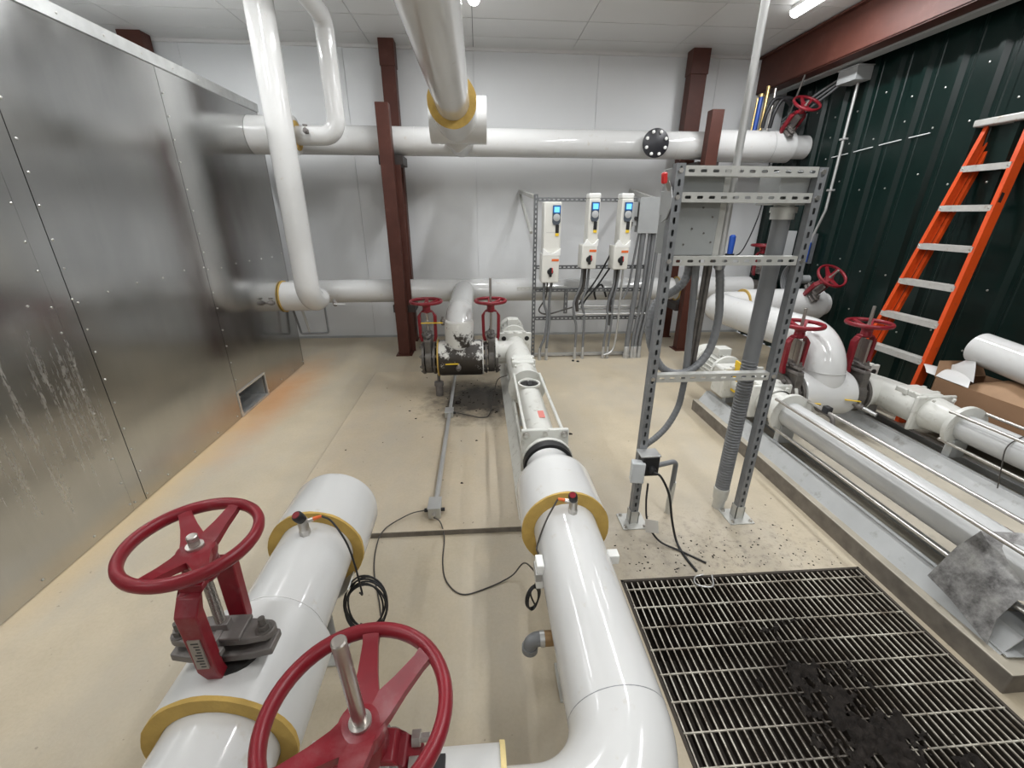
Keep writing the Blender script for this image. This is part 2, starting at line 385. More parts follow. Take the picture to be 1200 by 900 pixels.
# ================================================================== SETTING
XW, YB, YF, XL = 3.98, 6.25, -4.0, -4.8
GX0, GX1, GY0, GY1 = 0.665, 1.925, 0.28, 1.575
fl = MB()
xs = [XL, GX0, GX1, XW]; ys = [YF, GY0, GY1, YB]
for i in range(3):
    for j in range(3):
        if i == 1 and j == 1: continue
        fl.add([(xs[i], ys[j], 0), (xs[i+1], ys[j], 0), (xs[i+1], ys[j+1], 0), (xs[i], ys[j+1], 0)], [(0, 1, 2, 3)])
floor = struct(fl.build('floor', 'floor', smooth=0))
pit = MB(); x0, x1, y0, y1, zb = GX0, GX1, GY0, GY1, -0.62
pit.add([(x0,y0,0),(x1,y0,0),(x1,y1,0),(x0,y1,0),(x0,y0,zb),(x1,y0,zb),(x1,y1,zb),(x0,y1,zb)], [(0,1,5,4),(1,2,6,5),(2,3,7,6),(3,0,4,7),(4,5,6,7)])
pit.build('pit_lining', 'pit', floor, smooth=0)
# raised pads
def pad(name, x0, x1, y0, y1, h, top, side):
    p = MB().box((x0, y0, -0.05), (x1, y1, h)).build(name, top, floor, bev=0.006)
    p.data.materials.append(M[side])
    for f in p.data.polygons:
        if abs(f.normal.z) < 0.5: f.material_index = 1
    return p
pad('pump_pad', -1.2, 0.62, 1.962, 4.62, 0.035, 'pad', 'pad_side')
pad('pump_plinth', 1.955, 3.90, 0.94, 3.52, 0.10, 'plinth', 'pad_side')

# back wall: white liner panels with open seams
wb = struct(MB().box((XL, YB+0.02, 0), (XW+0.2, YB+0.1, CEIL+0.1)).build('wall_back', 'white_wall', smooth=0))
xs = [XL, -3.40, -1.56, 1.52 - 1.54, 1.52, 3.05, XW]
for a, b in zip(xs[:-1], xs[1:]):
    MB().box((a+0.0015, YB, 0.03), (b-0.0015, YB+0.02, CEIL)).build('panel', 'white_wall', wb, smooth=0, bev=0.002)
struct(MB().box((XL, YB-0.012, 0), (XW, YB+0.001, 0.028)).build('baseboard_back', 'pump_grey', smooth=0))
struct(MB().box((XL, YB-0.03, CEIL-0.03), (XW, YB, CEIL)).build('trim_1', 'ceiling', smooth=0))
# ceiling panels in rows
ce = struct(MB().box((XL, YF, CEIL+0.02), (XW+0.2, YB+0.1, CEIL+0.12)).build('ceiling', 'ceiling_seam_shade', smooth=0))
ys = [YB, 5.87, 5.39, 4.86, 3.95, 3.0, 2.05, 1.1, 0.15, -1.0, -2.5, YF]; xsc = [XL, -3.6, -2.4, -1.22, -0.02, 1.17, 2.37, 3.3, XW]
for j in range(len(ys)-1):
    for i in range(len(xsc)-1):
        if j > 6 and i % 2: continue
        xb = xsc[i+1] if j <= 6 else xsc[min(i+2, len(xsc)-1)]
        MB().box((xsc[i]+0.003, ys[j+1]+0.005, CEIL), (xb-0.003, ys[j]-0.005, CEIL+0.018)).build('panel', 'ceiling', ce, smooth=0)
# other walls of the room, mostly out of view
struct(MB().box((XL-0.1, YF, 0), (XL, YB, CEIL)).build('wall_left', 'white_wall', smooth=0))
struct(MB().box((XL, YF-0.1, 0), (XW, YF, CEIL)).build('wall_front', 'white_wall', smooth=0))
# right wall: dark green ribbed steel sheets on the far side of the girts
wr = struct(MB().box((XW+0.05, YF, 0), (XW+0.12, YB, CEIL)).build('wall_right', 'green', smooth=0))
y = YB
while y > YF:
    y2 = max(YF, y-0.915); s = MB(); cells = []
    yy = y
    prof = []
    while yy > y2+0.01:
        a = yy; e = max(y2, yy-0.305)
        prof += [(a, 0.05), (a-0.10, 0.05), (a-0.125, 0.012), (a-0.165, 0.012), (a-0.19, 0.05), (a-0.225, 0.05), (a-0.232, 0.044), (a-0.245, 0.044), (a-0.252, 0.05)]
        yy = e
    prof.append((y2-0.004, 0.05))
    prof = [(p, d) for p, d in prof if p >= y2-0.005]
    vs = []
    for p, d in prof: vs += [(XW+d-0.05+0.035, p, 0.0), (XW+d-0.05+0.035, p, CEIL)]
    s.add(vs, [(2*i, 2*i+1, 2*i+3, 2*i+2) for i in range(len(prof)-1)])
    sh = s.build('sheet', 'green', wr, smooth=0)
    y = y2
scr = MB().lathe((XW+0.034, 0, 0), (-1, 0, 0), [(0, 0.008), (0.006, 0.007), (0.009, 0.003)], 8)
s = MB(); k = 0
for z in (0.65, 1.15, 1.95, 2.42, 2.72):
    yy = YB-0.06
    while yy > -0.5:
        s.lathe((XW+0.036, yy, z + (0.10 if (k % 3 == 0) else 0)), (-1, 0, 0), [(0, 0.009), (0.006, 0.008), (0.009, 0.003)], 8); yy -= 0.305; k += 1
o = s.build('sheet_screws', 'rivet', wr); o['kind'] = 'stuff'
# white foam seal and laps seen on the green sheets
s = MB()
s.sweep(smoothpath([(XW+0.02, 5.25, 2.30), (XW+0.015, 4.8, 2.33), (XW+0.015, 4.4, 2.36), (XW+0.02, 4.05, 2.38)], 5), 0.005, 6)
s.build('seam_caulk', 'white_wall', wr)
# big oxide red eave girder under the ceiling on the right
gb = MB()
gb.box((3.60, YF, 3.14), (3.615, YB, CEIL-0.02)); gb.box((3.60, YF, 3.135), (3.75, YB, 3.15)); gb.box((3.55, YF, CEIL-0.03), (3.75, YB, CEIL-0.012))
gb.build('eave_girder', 'oxide', None, smooth=0)
tag(bpy.data.objects['eave_girder'], 'long oxide red steel girder under the ceiling above the green wall', 'girder')
struct(MB().box((3.752, YF, 3.118), (3.86, YB, 3.135)).build('trim_2', 'pump_grey', smooth=0))

# strip lights, the added fill ones among them
for i, (x, y0, y1) in enumerate(STRIPS):
    lab = ['round lit end of the strip light beside the overhead white pipe', 'lit strip light near the oxide red girder, top right', 'strip light above the sheet metal plenum, far one',
           'added fill strip light above the strut rack', 'added fill strip light above the bare pump pad', 'added fill strip light above the floor grating', 'added fill strip light above the dead-ended pipe', 'strip light above the right pumps, near one',
           'strip light above the plenum, near one', 'strip light behind the camera, middle', 'strip light behind the camera, right', 'strip light behind the camera, left'][i]
    t = thing('strip_light', (x, (y0+y1)/2, CEIL), lab, 'light', 'ceiling strip lights')
    MB().box((x-0.05, y0, CEIL-0.04), (x+0.05, y1, CEIL-0.001)).build('housing', 'ceiling', t, bev=0.004)
    l = MB(); P = []
    for k in range(9):
        a = PI*k/8; P.append((x+0.055*math.cos(a), CEIL-0.04-0.05*math.sin(a)))
    l.prism(P, 'y', y0+0.004, y1-0.004).build('lens', 'lens', t)

# ================================================================== sheet metal plenum (left)
DX = -2.15
t = thing('sheet_metal_plenum', (DX, 2.0, 0), 'large galvanised sheet metal plenum box along the left side', 'air plenum'); plen = t
MB().box((-4.3, -1.5, 0.0), (DX-0.03, 3.58, 2.66)).box((-4.3, 3.58, 0.24), (DX-0.03, 5.045, 2.66)).box((-4.3, 4.11, 0.0), (DX-0.03, 5.045, 0.24)).build('casing', 'galv', t, smooth=0)
segs = [(3.615, 5.05), (2.415, 3.62), (2.31, 2.42), (1.21, 2.315), (0.0, 1.215), (-1.5, 0.005)]
for i, (a, b) in enumerate(segs):
    d = 0.002 * (i % 2); b -= 0.013 if i == 1 else 0.008
    if i == 0:
        mb = MB().box((DX-0.028, a, 0.222), (DX+d, b, 2.64)).box((DX-0.028, 4.105, 0.004), (DX+d, b, 0.222)).box((DX-0.028, a, 0.004), (DX+d, 4.105, 0.022))
    else: mb = MB().box((DX-0.028, a, 0.004), (DX+d, b, 2.64))
    mb.build('panel', 'galv', t, smooth=0)
MB().box((-4.3, 5.046, 0.0), (DX, 5.06, 2.64)).build('panel', 'galv', t, smooth=0)
s = MB().box((DX-0.03, -1.5, 2.618), (DX+0.012, 5.065, 2.69)).box((-4.3, -1.5, 2.67), (DX-0.03, 5.065, 2.69))
s.build('top_flange', 'galv_edge', t, smooth=0)
s = MB()
def screw(y, z, x=DX+0.003): s.lathe((x, y, z), (1, 0, 0), [(0, 0.0062), (0.0035, 0.005), (0.005, 0.002)], 8)
for a in (3.635, 2.435, 2.295, 1.23):
    z = 0.05
    while z < 2.6: screw(a+random.uniform(-.006, .006), z+random.uniform(-.02, .02)); z += 0.152
y = 5.0
while y > -0.5: screw(y, 1.29+random.uniform(-.02, .02)); y -= 0.235
y = 5.0
while y > -0.5: screw(y+0.03, 0.045); screw(y, 2.65, DX+0.012); y -= 0.3
o = s.build('sheet_screw', 'rivet', t); o['kind'] = 'stuff'
s = MB(); y0, y1, z0, z1 = 3.62, 4.10, 0.022, 0.222
s.box((DX-0.004, y0-0.02, z0-0.018), (DX+0.008, y1+0.02, z0)).box((DX-0.004, y0-0.02, z1), (DX+0.008, y1+0.02, z1+0.018)).box((DX-0.004, y0-0.02, z0), (DX+0.008, y0, z1)).box((DX-0.004, y1, z0), (DX+0.008, y1+0.02, z1))
v = s.build('vent_frame', 'galv_edge', t, smooth=0)
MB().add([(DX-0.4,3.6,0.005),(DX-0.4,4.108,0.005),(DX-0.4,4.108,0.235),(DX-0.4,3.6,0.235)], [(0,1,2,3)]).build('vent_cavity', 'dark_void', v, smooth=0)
MB().box((DX-0.30, y0, z0-0.004), (DX-0.002, y1, z0+0.004)).build('vent_floor', 'galv_edge', v, smooth=0)
MB().box((DX-0.30, y1-0.004, z0), (DX-0.02, y1, z1)).build('vent_cheek', 'galv_edge', v, smooth=0)

# ================================================================== pipes
def ring(p, ax, r, ri, parent, mat='foam', th=0.012, name='insulation_ring'):
    p = V(p); ax = V(ax).normalized(); n = 40
    x, yv, z = frame(ax); vs = []
    for h in (0, th):
        for i in range(n):
            a = 2*PI*i/n; jr = r*(1+random.uniform(-.006, .006)); d = x*math.cos(a)+yv*math.sin(a)
            vs.append(p + z*h + d*jr); vs.append(p + z*h + d*ri)
    fs = []
    for i in range(n):
        j = (i+1) % n
        fs += [(2*i, 2*j, 2*j+1, 2*i+1), (2*n+2*i, 2*n+2*i+1, 2*n+2*j+1, 2*n+2*j), (2*i, 2*n+2*i, 2*n+2*j, 2*j), (2*i+1, 2*j+1, 2*n+2*j+1, 2*n+2*i+1)]
    return MB().add(vs, fs).build(name, mat, parent, smooth=30)
def band(p, ax, r, parent, wd=0.004, mat='pvc_dull'):
    p = V(p); ax = V(ax).normalized()
    return MB().tube(p-ax*wd/2, p+ax*wd/2, r+0.0012, r-0.004, 40).build('lap_seam', mat, parent)
LZ, LX, LR = 0.50, -0.649, 0.136
RZ, RX, RR = 0.45, 0.338, 0.134
JL, JR = 0.176, 0.1865
# left pipe: jacket with blind far end
t = thing('insulated_pipe', (LX, 1.0, 0), 'thick white jacketed pipe at bottom left, dead-ended, yellow foam rings', 'pipe'); pl = t
MB().lathe((LX, -0.6, LZ), (0, 1, 0), [(0, LR), (1.96, LR)], 48).build('jacket', 'pvc', t)
MB().lathe((LX, 1.34, LZ), (0, 1, 0), [(0, LR-0.01), (0, JL), (0.235, JL), (0.262, JL-0.008), (0.275, JL-0.03), (0.28, 0.0)], 56, (True, False)).build('end_jacket', 'pvc', t)
ring((LX, 1.329, LZ), (0, 1, 0), JL, LR+0.001, t)
MB().lathe((LX, 0.69, LZ), (0, 1, 0), [(0, LR-0.01), (0, JL), (0.26, JL), (0.262, LR-0.01)], 56).build('valve_jacket', 'pvc_dull', t)
ring((LX, 0.678, LZ), (0, 1, 0), JL+0.001, LR+0.001, t)
band((LX, 1.0, LZ), (0, 1, 0), LR, t)
def stand(name, x, y, z, r, label, base=0.0, hw=0.075):
    t = thing(name, (x, y, base), label, 'pipe stand')
    MB().box((x-hw, y-0.075, base), (x+hw, y+0.075, base+0.008)).build('base_plate', 'strut_light', t, bev=0.001)
    MB().cyl((x, y, base+0.008), (x, y, z-r-0.03), 0.03, 16).build('post', 'strut', t)
    s = MB(); A = [(x+(r+0.006)*math.sin(a), z-(r+0.006)*math.cos(a)) for a in [(-1+k/6)*0.9 for k in range(13)]]; B = [(x+(r+0.0005)*math.sin(a), z-(r+0.0005)*math.cos(a)) for a in [(1-k/6)*0.9 for k in range(13)]]
    s.prism(A+B, 'y', y-0.06, y+0.06)
    s.cyl((x, y, z-r-0.04), (x, y, z-r-0.004), 0.045, 16); s.build('saddle', 'strut_light', t)
    s = MB()
    for a in (-1, 1):
        for b in (-1, 1): s.lathe((x+a*hw*0.7, y+b*0.052, base+0.008), (0, 0, 1), [(0, 0.009), (0.012, 0.009), (0.014, 0.004)], 6)
    s.build('anchor_bolts', 'steel', t); return t
stand('pipe_stand', LX-0.01, 1.30, LZ, LR+0.037, 'low steel stand under the dead-ended white pipe on the left')
stand('pipe_stand', RX, 1.10, RZ, RR, 'grey steel stand under the white pipe beside the drain elbow')
# right pipe with elbow to the second valve
t = thing('insulated_pipe', (RX, 1.0, 0), 'glossy white jacketed pipe from middle pump, elbow beside the grating', 'pipe'); pr_ = t
path = bend([(RX, 1.46, RZ), (RX, 0.472, RZ), (-0.52, 0.472, RZ)], 0.235, 16)
MB().sweep(path, RR, 56).build('jacket', 'pvc', t)
MB().lathe((RX, 1.452, RZ), (0, 1, 0), [(0, RR-0.01), (0, JR), (0.27, JR), (0.30, JR-0.004), (0.40, 0.128), (0.47, 0.118), (0.478, 0.10)], 56, (False, True)).build('reducer_jacket', 'pvc', t)
ring((RX, 1.44, RZ), (0, 1, 0), JR+0.001, RR+0.001, t)
band((RX, 0.705, RZ), (0, 1, 0), RR-0.0007, t, 0.002, 'strut')
MB().lathe((0.02, 0.472, RZ), (-1, 0, 0), [(0, RR), (0, JR-0.01), (0.36, JR-0.01), (0.36, RR)], 48).build('valve_jacket', 'pvc_dull', t)
ring((0.032, 0.472, RZ), (-1, 0, 0), JR-0.006, RR+0.001, t, 'foam_pale')
for sgn in (-1,):                                                      # transmitters strapped to the jacket sides
    for (xx, yy, zz) in ((RX-RR-0.008, 1.235, RZ+0.03), (RX+RR+0.004, 1.25, RZ+0.02)):
        pass
# small junction box strapped at both flanks
t2 = thing('cable_clip_box', (RX-RR, 1.22, RZ), 'small white cable box on the left flank of the glossy white pipe', 'cable box')
MB().box((RX-RR-0.022, 1.19, RZ-0.055), (RX-RR+0.006, 1.25, RZ+0.055)).build('housing', 'vfd_white', t2, bev=0.003)
MB().box((RX-RR-0.026, 1.185, RZ-0.015), (RX-RR-0.002, 1.255, RZ+0.02)).build('latch', 'conduit', t2, bev=0.002)
t2 = thing('cable_clip_box', (RX+RR, 1.25, RZ), 'small white clip on the right flank of the glossy white pipe', 'cable box')
MB().box((RX+RR-0.006, 1.235, RZ+0.0), (RX+RR+0.035, 1.275, RZ+0.04)).build('housing', 'vfd_white', t2, bev=0.003)
# drain elbow
t2 = thing('drain_elbow', (RX-RR-0.05, 1.13, 0.3), 'grey plastic drain elbow poking left under the glossy white pipe', 'pipe elbow')
pz = 0.335; px = RX-0.02
MB().sweep(bend([(RX-0.06, 1.035, pz), (RX-0.195, 1.035, pz), (RX-0.195, 1.035, pz-0.05)], 0.03, 8), 0.024, 20).build('elbow', 'plastic_grey', t2)
MB().tube((RX-0.195, 1.035, pz-0.052), (RX-0.195, 1.035, pz-0.03), 0.028, 0.019, 20).build('socket', 'plastic_grey', t2)
MB().cyl((RX-0.06, 1.035, pz), (RX-0.145, 1.035, pz), 0.025, 20).build('bronze_nipple', 'bronze', t2)
MB().cyl((RX-0.146, 1.035, pz), (RX-0.162, 1.035, pz), 0.0265, 20).build('collar', 'conduit', t2)

# pressure sensors on the pipes
def sensor(x, y, z, label, ang):
    t = thing('pressure_sensor', (x, y, z), label, 'sensor', 'pressure sensors on the pipes')
    MB().lathe((x, y, z-0.012), (0, 0, 1), [(0, 0.019), (0.03, 0.019), (0.032, 0.0165)], 6).build('hex_base', 'steel', t)
    MB().lathe((x, y, z+0.018), (0, 0, 1), [(0, 0.017), (0.045, 0.017), (0.048, 0.015)], 24).build('body', 'steel', t)
    tl = V((-0.25, -0.5, 1)).normalized()
    MB().lathe((x, y, z+0.060), tl, [(0, 0.016), (0.02, 0.0185), (0.036, 0.018), (0.042, 0.014)], 20).build('head', 'black', t)
    p = V((x, y, z+0.060))+tl*0.042
    MB().lathe(p, tl, [(0, 0.013), (0.002, 0.012)], 16).build('display', 'red', t)
    d = V((math.cos(ang), math.sin(ang), 0.12)).normalized(); q = V((x, y, z+0.05))
    MB().cyl(q+d*0.014, q+d*0.034, 0.008, 12).build('connector', 'steel', t)
    MB().cyl(q+d*0.034, q+d*0.062, 0.0075, 12, 0.005).build('plug_sleeve', 'orange_label', t)
    return q+d*0.062, t
q, _ = sensor(LX+0.005, 1.268, LZ+LR, 'steel pressure sensor on top of the dead-ended left pipe', 0.35)
# its cable and the coil hanging beside the pipe
s = MB(); cx, cy, cz = LX+0.185, 1.24, 0.31
pts = smoothpath([q, (LX+0.10, 1.285, LZ+0.165), (LX+0.155, 1.25, LZ+0.075), (LX+0.185, 1.22, 0.40), (cx+0.0, 1.2, cz+0.105)], 8)
s.sweep(pts, 0.0035, 8)
for k in range(6):
    rx, ry = 0.072+random.uniform(-.006, .010), 0.095+random.uniform(-.006, .01); ox = random.uniform(-.008, .008)
    pp = [(cx+ox+rx*math.cos(a), cy-0.02+0.012*k*0.6+0.03*math.sin(a), cz+ry*math.sin(a)) for a in [2*PI*i/32 for i in range(32)]]
    s.sweep(pp, 0.0035, 7, closed=True)
tag(s.build('cable_coil', 'black'), 'black sensor cable with a hanging coil beside the dead-ended pipe', 'cable')
q, _ = sensor(RX+0.012, 1.385, RZ+RR, 'steel pressure sensor on top of the glossy pipe by the pump', 2.9)
s = MB().sweep(smoothpath([q, (RX-0.10, 1.36, RZ+0.115), (RX-0.138, 1.32, RZ+0.03), (RX-0.142, 1.26, RZ+0.05)], 8), 0.0035, 8)
tag(s.build('sensor_cable', 'cord_grey'), 'thin cable from sensor down the left flank of glossy pipe', 'cable')
s = MB(); cx, cz = RX-RR-0.03, RZ-0.115
for k in range(4):
    rx = 0.026+0.004*k
    s.sweep([(cx+rx*math.cos(a)*0.8, 1.2+rx*math.cos(a)*0.5+0.004*k, cz+0.055*math.sin(a)) for a in [2*PI*i/24 for i in range(24)]], 0.003, 6, closed=True)
s.sweep(smoothpath([(RX-RR-0.015, 1.22, RZ-0.05), (cx-0.01, 1.21, cz+0.02), (cx+0.01, 1.2, cz-0.04)], 6), 0.0035, 6)
tag(s.build('cable_coil', 'black'), 'small black cable coil hanging under the white cable box', 'cable')

# ---------------------------------------------------------------- handwheel gate valves
def valve(org, pipe, up, label, stem=0.03, H=0.52, body=True, name='gate_valve', plate=False, wr=0.142, axis=67, dish=0.03, gate=False, clamp=False, flr=0.155, mat='red'):
    org = V(org); p = V(pipe).normalized(); u = V(up).normalized(); c = u.cross(p).normalized()
    Mx = Matrix((p, c, u)).transposed().to_4x4(); Mx.translation = org          # local x along pipe, y across, z up the stem
    t = thing(name, tuple(org), label, 'valve', 'red handwheel gate valves')
    B = lambda: MB(Mx)
    # wheel
    wh = B(); R = wr; rim = [(0.012*math.cos(2*PI*k/12), 0.0155*math.sin(2*PI*k/12)) for k in range(12)]
    vs = []; fs = []
    for i in range(56):
        a = 2*PI*i/56
        for dr, dz_ in rim: vs.append(((R+dr)*math.cos(a), (R+dr)*math.sin(a), H+dish+dz_))
    for i in range(56):
        for k in range(12): fs.append((i*12+k, i*12+(k+1) % 12, ((i+1) % 56)*12+(k+1) % 12, ((i+1) % 56)*12+k))
    wh.add(vs, fs)
    wh.lathe((0, 0, H-0.03), (0, 0, 1), [(0, 0.024), (0, 0.034), (0.022, 0.040), (0.036, 0.038), (0.040, 0.026)], 24)
    ca = math.atan2(p.y, p.x) if abs(u.z) > 0.6 else 0
    for base in (axis-26, axis+26, axis+154, axis+206):
        a = math.radians(base) - ca
        d = V((math.cos(a), math.sin(a), 0)); e = V((-math.sin(a), math.cos(a), 0)); vs = []
        for rr, wd, zz, th in ((0.012, 0.058, H-0.002, 0.018), (0.04, 0.046, H+0.002, 0.017), (0.075, 0.034, H+dish*0.40, 0.015), (0.115, 0.027, H+dish*0.80, 0.014), (R-0.010, 0.030, H+dish*0.98, 0.015), (R-0.002, 0.040, H+dish, 0.016)):
            for sx, sz in ((-1, -1), (1, -1), (1, 1), (-1, 1)): vs.append(d*rr + e*sx*wd/2 + V((0, 0, zz+sz*th/2)))
        fs = [(3, 2, 1, 0), (20, 21, 22, 23)]
        for k in range(5):
            for j in range(4): fs.append((4*k+j, 4*k+(j+1) % 4, 4*k+4+(j+1) % 4, 4*k+4+j))
        wh.add(vs, fs)
    wo = wh.build('handwheel', mat, t, smooth=50)
    B().lathe((0, 0, H+0.010), (0, 0, 1), [(0, 0.018), (0.006, 0.018), (0.006, 0.013)], 24).build('hub_nut', 'steel', t)
    st = B(); prof = [(0, 0.0115)]
    zt = 0.20; prof = [(0, 0.0115)]
    L = H+0.02+stem-zt; n = 60
    for k in range(n): prof += [(L*(k+0.3)/n, 0.0115), (L*(k+0.7)/n, 0.0106)]
    prof += [(L-0.002, 0.0115), (L, 0.0095)]
    st.lathe((0, 0, zt), (0, 0, 1), prof, 16).build('stem', 'stem', t, smooth=30)
    # yoke
    yk = B()
    yk.lathe((0, 0, H-0.075), (0, 0, 1), [(0, 0.030), (0.012, 0.038), (0.045, 0.036), (0.06, 0.028)], 20)
    for s_ in (-1, 1):
        sec = []
        for (xx, zz) in ((0.018, H-0.058), (0.055, H-0.064), (0.074, H-0.105), (0.070, 0.215), (0.056, 0.168)): sec.append((s_*xx, zz))
        vs = []
        for i, (xx, zz) in enumerate(sec):
            wd = (0.052, 0.05, 0.048, 0.044, 0.034)[i]; th = 0.028
            for a_, b_ in ((-1, -1), (1, -1), (1, 1), (-1, 1)): vs.append((xx+a_*th/2*(1 if i > 1 else 0.6)+ (0 if i > 1 else 0), b_*wd/2, zz + (0 if i > 1 else -a_*s_*0.009)))
        fs = [(3, 2, 1, 0), (16, 17, 18, 19)]
        for k in range(4):
            for j in range(4): fs.append((4*k+j, 4*k+(j+1) % 4, 4*k+4+(j+1) % 4, 4*k+4+j))
        yk.add(vs, fs)
    yo = yk.build('yoke', mat, t, smooth=35, bev=0.003)
    if plate:
        pm = B(); pm.box((-0.0895, -0.013, 0.235), (-0.084, 0.013, 0.325)); pm.build('rating_plate', 'plate_label', yo, smooth=0)
        tx = B()
        for k in range(9):
            zz = 0.242+0.009*k
            tx.box((-0.0902, -0.009, zz), (-0.0894, random.uniform(0, 0.010), zz+0.003))
        tx.build('plate_lettering', 'black', yo, smooth=0)
    if gate: B().box((-0.009, -0.062, 0.20), (0.009, 0.062, H-0.085)).build('raised_gate', 'stem', t, bev=0.002)
    if clamp:
        for yy in (-0.02, 0.02):
            for s_ in (-1, 1):
                B().lathe((s_*0.070, yy, H-0.082), (s_, 0, 0), [(0, 0.014), (0.014, 0.014), (0.014, 0.008), (0.030, 0.008), (0.032, 0.005)], 6).build('clamp_bolt', 'steel', yo)
        B().box((0.075, -0.012, H-0.128), (0.125, 0.012, H-0.118)).build('index_tab', 'black', yo, bev=0.001)
    # gland: follower plates with bolts
    g = B(); 
    ear = lambda cy, r, n0, n1: [(r*math.sin(math.radians(k)), cy+r*math.cos(math.radians(k))) for k in range(n0, n1+1, 20)]
    g.prism([(-0.030, -0.06), (-0.024, -0.098)] + [(-0.024*math.cos(math.radians(k)), -0.098-0.024*math.sin(math.radians(k))) for k in range(20, 161, 20)] + [(0.024, -0.098), (0.030, -0.06), (0.030, 0.06), (0.024, 0.098)] + [(0.024*math.cos(math.radians(k)), 0.098+0.024*math.sin(math.radians(k))) for k in range(20, 161, 20)] + [(-0.024, 0.098), (-0.030, 0.06)], 'z', 0.228, 0.248)
    g.box((-0.034, -0.055, 0.246), (0.034, 0.055, 0.258))
    g.build('gland_follower', 'cast', t, bev=0.003)
    g2 = B()
    g2.box((-0.012, -0.02, 0.256), (0.012, 0.075, 0.278)); g2.box((-0.062, -0.026, 0.236), (-0.046, 0.026, 0.250)); g2.box((-0.05, -0.008, 0.236), (-0.01, 0.008, 0.262))
    g2.build('stem_bracket', 'cast', t, bev=0.002)
    g3 = B()
    g3.prism([(-0.030, -0.118), (0.025, -0.118), (0.036, -0.07), (0.040, 0), (0.036, 0.07), (0.025, 0.118), (-0.030, 0.118), (-0.040, 0.07), (-0.044, 0), (-0.040, -0.07)], 'z', 0.19, 0.212); g3.build('bonnet_flange', 'cast', t, bev=0.003)
    for s_ in (-1, 1):
        b = B()
        b.lathe((-0.005, s_*0.098, 0.20), (0, 0, 1), [(0, 0.008), (0.085, 0.008)], 10)
        b.lathe((-0.005, s_*0.098, 0.248), (0, 0, 1), [(0, 0.019), (0.003, 0.019)], 18); b.lathe((-0.005, s_*0.098, 0.251), (0, 0, 1), [(0, 0.0135), (0.013, 0.0135)], 6)
        b.build('gland_bolt', 'steel_dark', t)
    if body:
        b = B()
        b.box((-0.028, -0.12, -0.02), (0.028, 0.12, 0.19))
        b.lathe((-0.03, 0, 0), (1, 0, 0), [(0, 0.145), (0.06, 0.145)], 32)
        b.build('gate_body', 'steel_dark', t, bev=0.003)
        for s_ in (-1, 1):
            f = B(); f.lathe((s_*0.04, 0, 0), (s_, 0, 0), [(0, 0.10), (0, flr), (0.022, flr), (0.022, 0.10)], 36); f.build('flange', 'steel_dark', t)
        bl = B()
        for k in range(8):
            a = 2*PI*(k+.5)/8
            bl.cyl((-0.085, 0.13*math.cos(a), 0.13*math.sin(a)), (0.085, 0.13*math.cos(a), 0.13*math.sin(a)), 0.009, 8)
            for s_ in (-1, 1): bl.lathe((s_*0.062, 0.13*math.cos(a), 0.13*math.sin(a)), (s_, 0, 0), [(0, 0.016), (0.012, 0.016)], 6)
        bl.build('flange_bolts', 'cast', t)
    return t
valve((LX, 0.80, LZ), (0, 1, 0), (0.0, 0.0, 1), 'red handwheel valve on the dead-ended pipe, bottom left, short stem', 0.022, 0.496, body=False, plate=True, wr=0.129, axis=102)
valve((-0.196, 0.468, RZ), (1, 0, 0), (-0.028, -0.028, 1), 'nearest red handwheel valve at bottom edge, long bare stem standing up', 0.185, 0.476, body=False, wr=0.139, axis=67, dish=0.042, clamp=True)
# black collar where the yoke breaks through the jacket
MB().lathe((LX, 0.80, LZ+JL-0.02), (0, 0, 1), [(0, 0.07), (0.0215, 0.068), (0.024, 0.05)], 20).build('cut_edge', 'dark_void', pl)

# ================================================================== coil pipes at plenum (A and B) and mains
t = thing('coil_pipe', (-1.74, 4.5, 0.8), 'white pipe dropping in front of the plenum to its lower stub', 'pipe')
ax, ay, sy, sz = -1.735, 4.48, 4.87, 0.85
MB().sweep(bend([(ax, ay, CEIL+0.01), (ax, ay, sz), (ax, sy, sz), (-2.0, sy, sz)], [0.20, 0.17], 12), 0.114, 36).build('jacket', 'pvc', t)
MB().lathe((DX+0.002, sy, sz), (1, 0, 0), [(0, 0.157), (0.28, 0.157), (0.285, 0.11)], 40).build('stub_jacket', 'pvc', t)
ring((DX+0.004, sy, sz), (1, 0, 0), 0.168, 0.155, t)
t = thing('coil_pipe', (-1.345, 4.85, 2.4), 'white pipe turning up from the plenum upper stub', 'pipe')
ax, sy, sz = -1.345, 4.86, 2.395
MB().sweep(bend([(-1.80, sy, sz), (ax, sy, sz), (ax, sy, 3.33), (ax-0.04, 1.0, 3.38)], [0.15, 0.12], 10), 0.083, 32).build('jacket', 'pvc', t)
MB().lathe((DX+0.002, sy, sz), (1, 0, 0), [(0, 0.166), (0.41, 0.166)], 40).build('stub_jacket', 'pvc', t)
ring((-1.74, sy, sz), (1, 0, 0), 0.128, 0.082, t)
band((ax, sy, 3.15), (0, 0, 1), 0.083, t)
def ballvalve(p, d, label, L=0.10):
    p = V(p); d = V(d).normalized(); t = thing('ball_valve', tuple(p), label, 'valve', 'small ball valves')
    MB().lathe(p, d, [(0, 0.012), (0.02, 0.012), (0.022, 0.018), (0.03, 0.018), (0.035, 0.024), (0.065, 0.024), (0.07, 0.018), (0.08, 0.018)], 14).build('body', 'cast', t)
    q = p+d*0.05; u = V((0, 0, 1)) if abs(d.z) < 0.7 else V((0, -1, 0))
    MB().cyl(q, q+u*0.04, 0.007, 10).build('stem', 'steel', t)
    return t, q+u*0.04
t, q = ballvalve((-1.60, 4.80, 0.83), (0.3, -0.5, -1), 'small grey drain valve with white lever at the lower coil pipe elbow')
MB().obox(q, q+V((0.12, -0.01, 0)), 0.014, 0.006).build('lever', 'vfd_white', t)
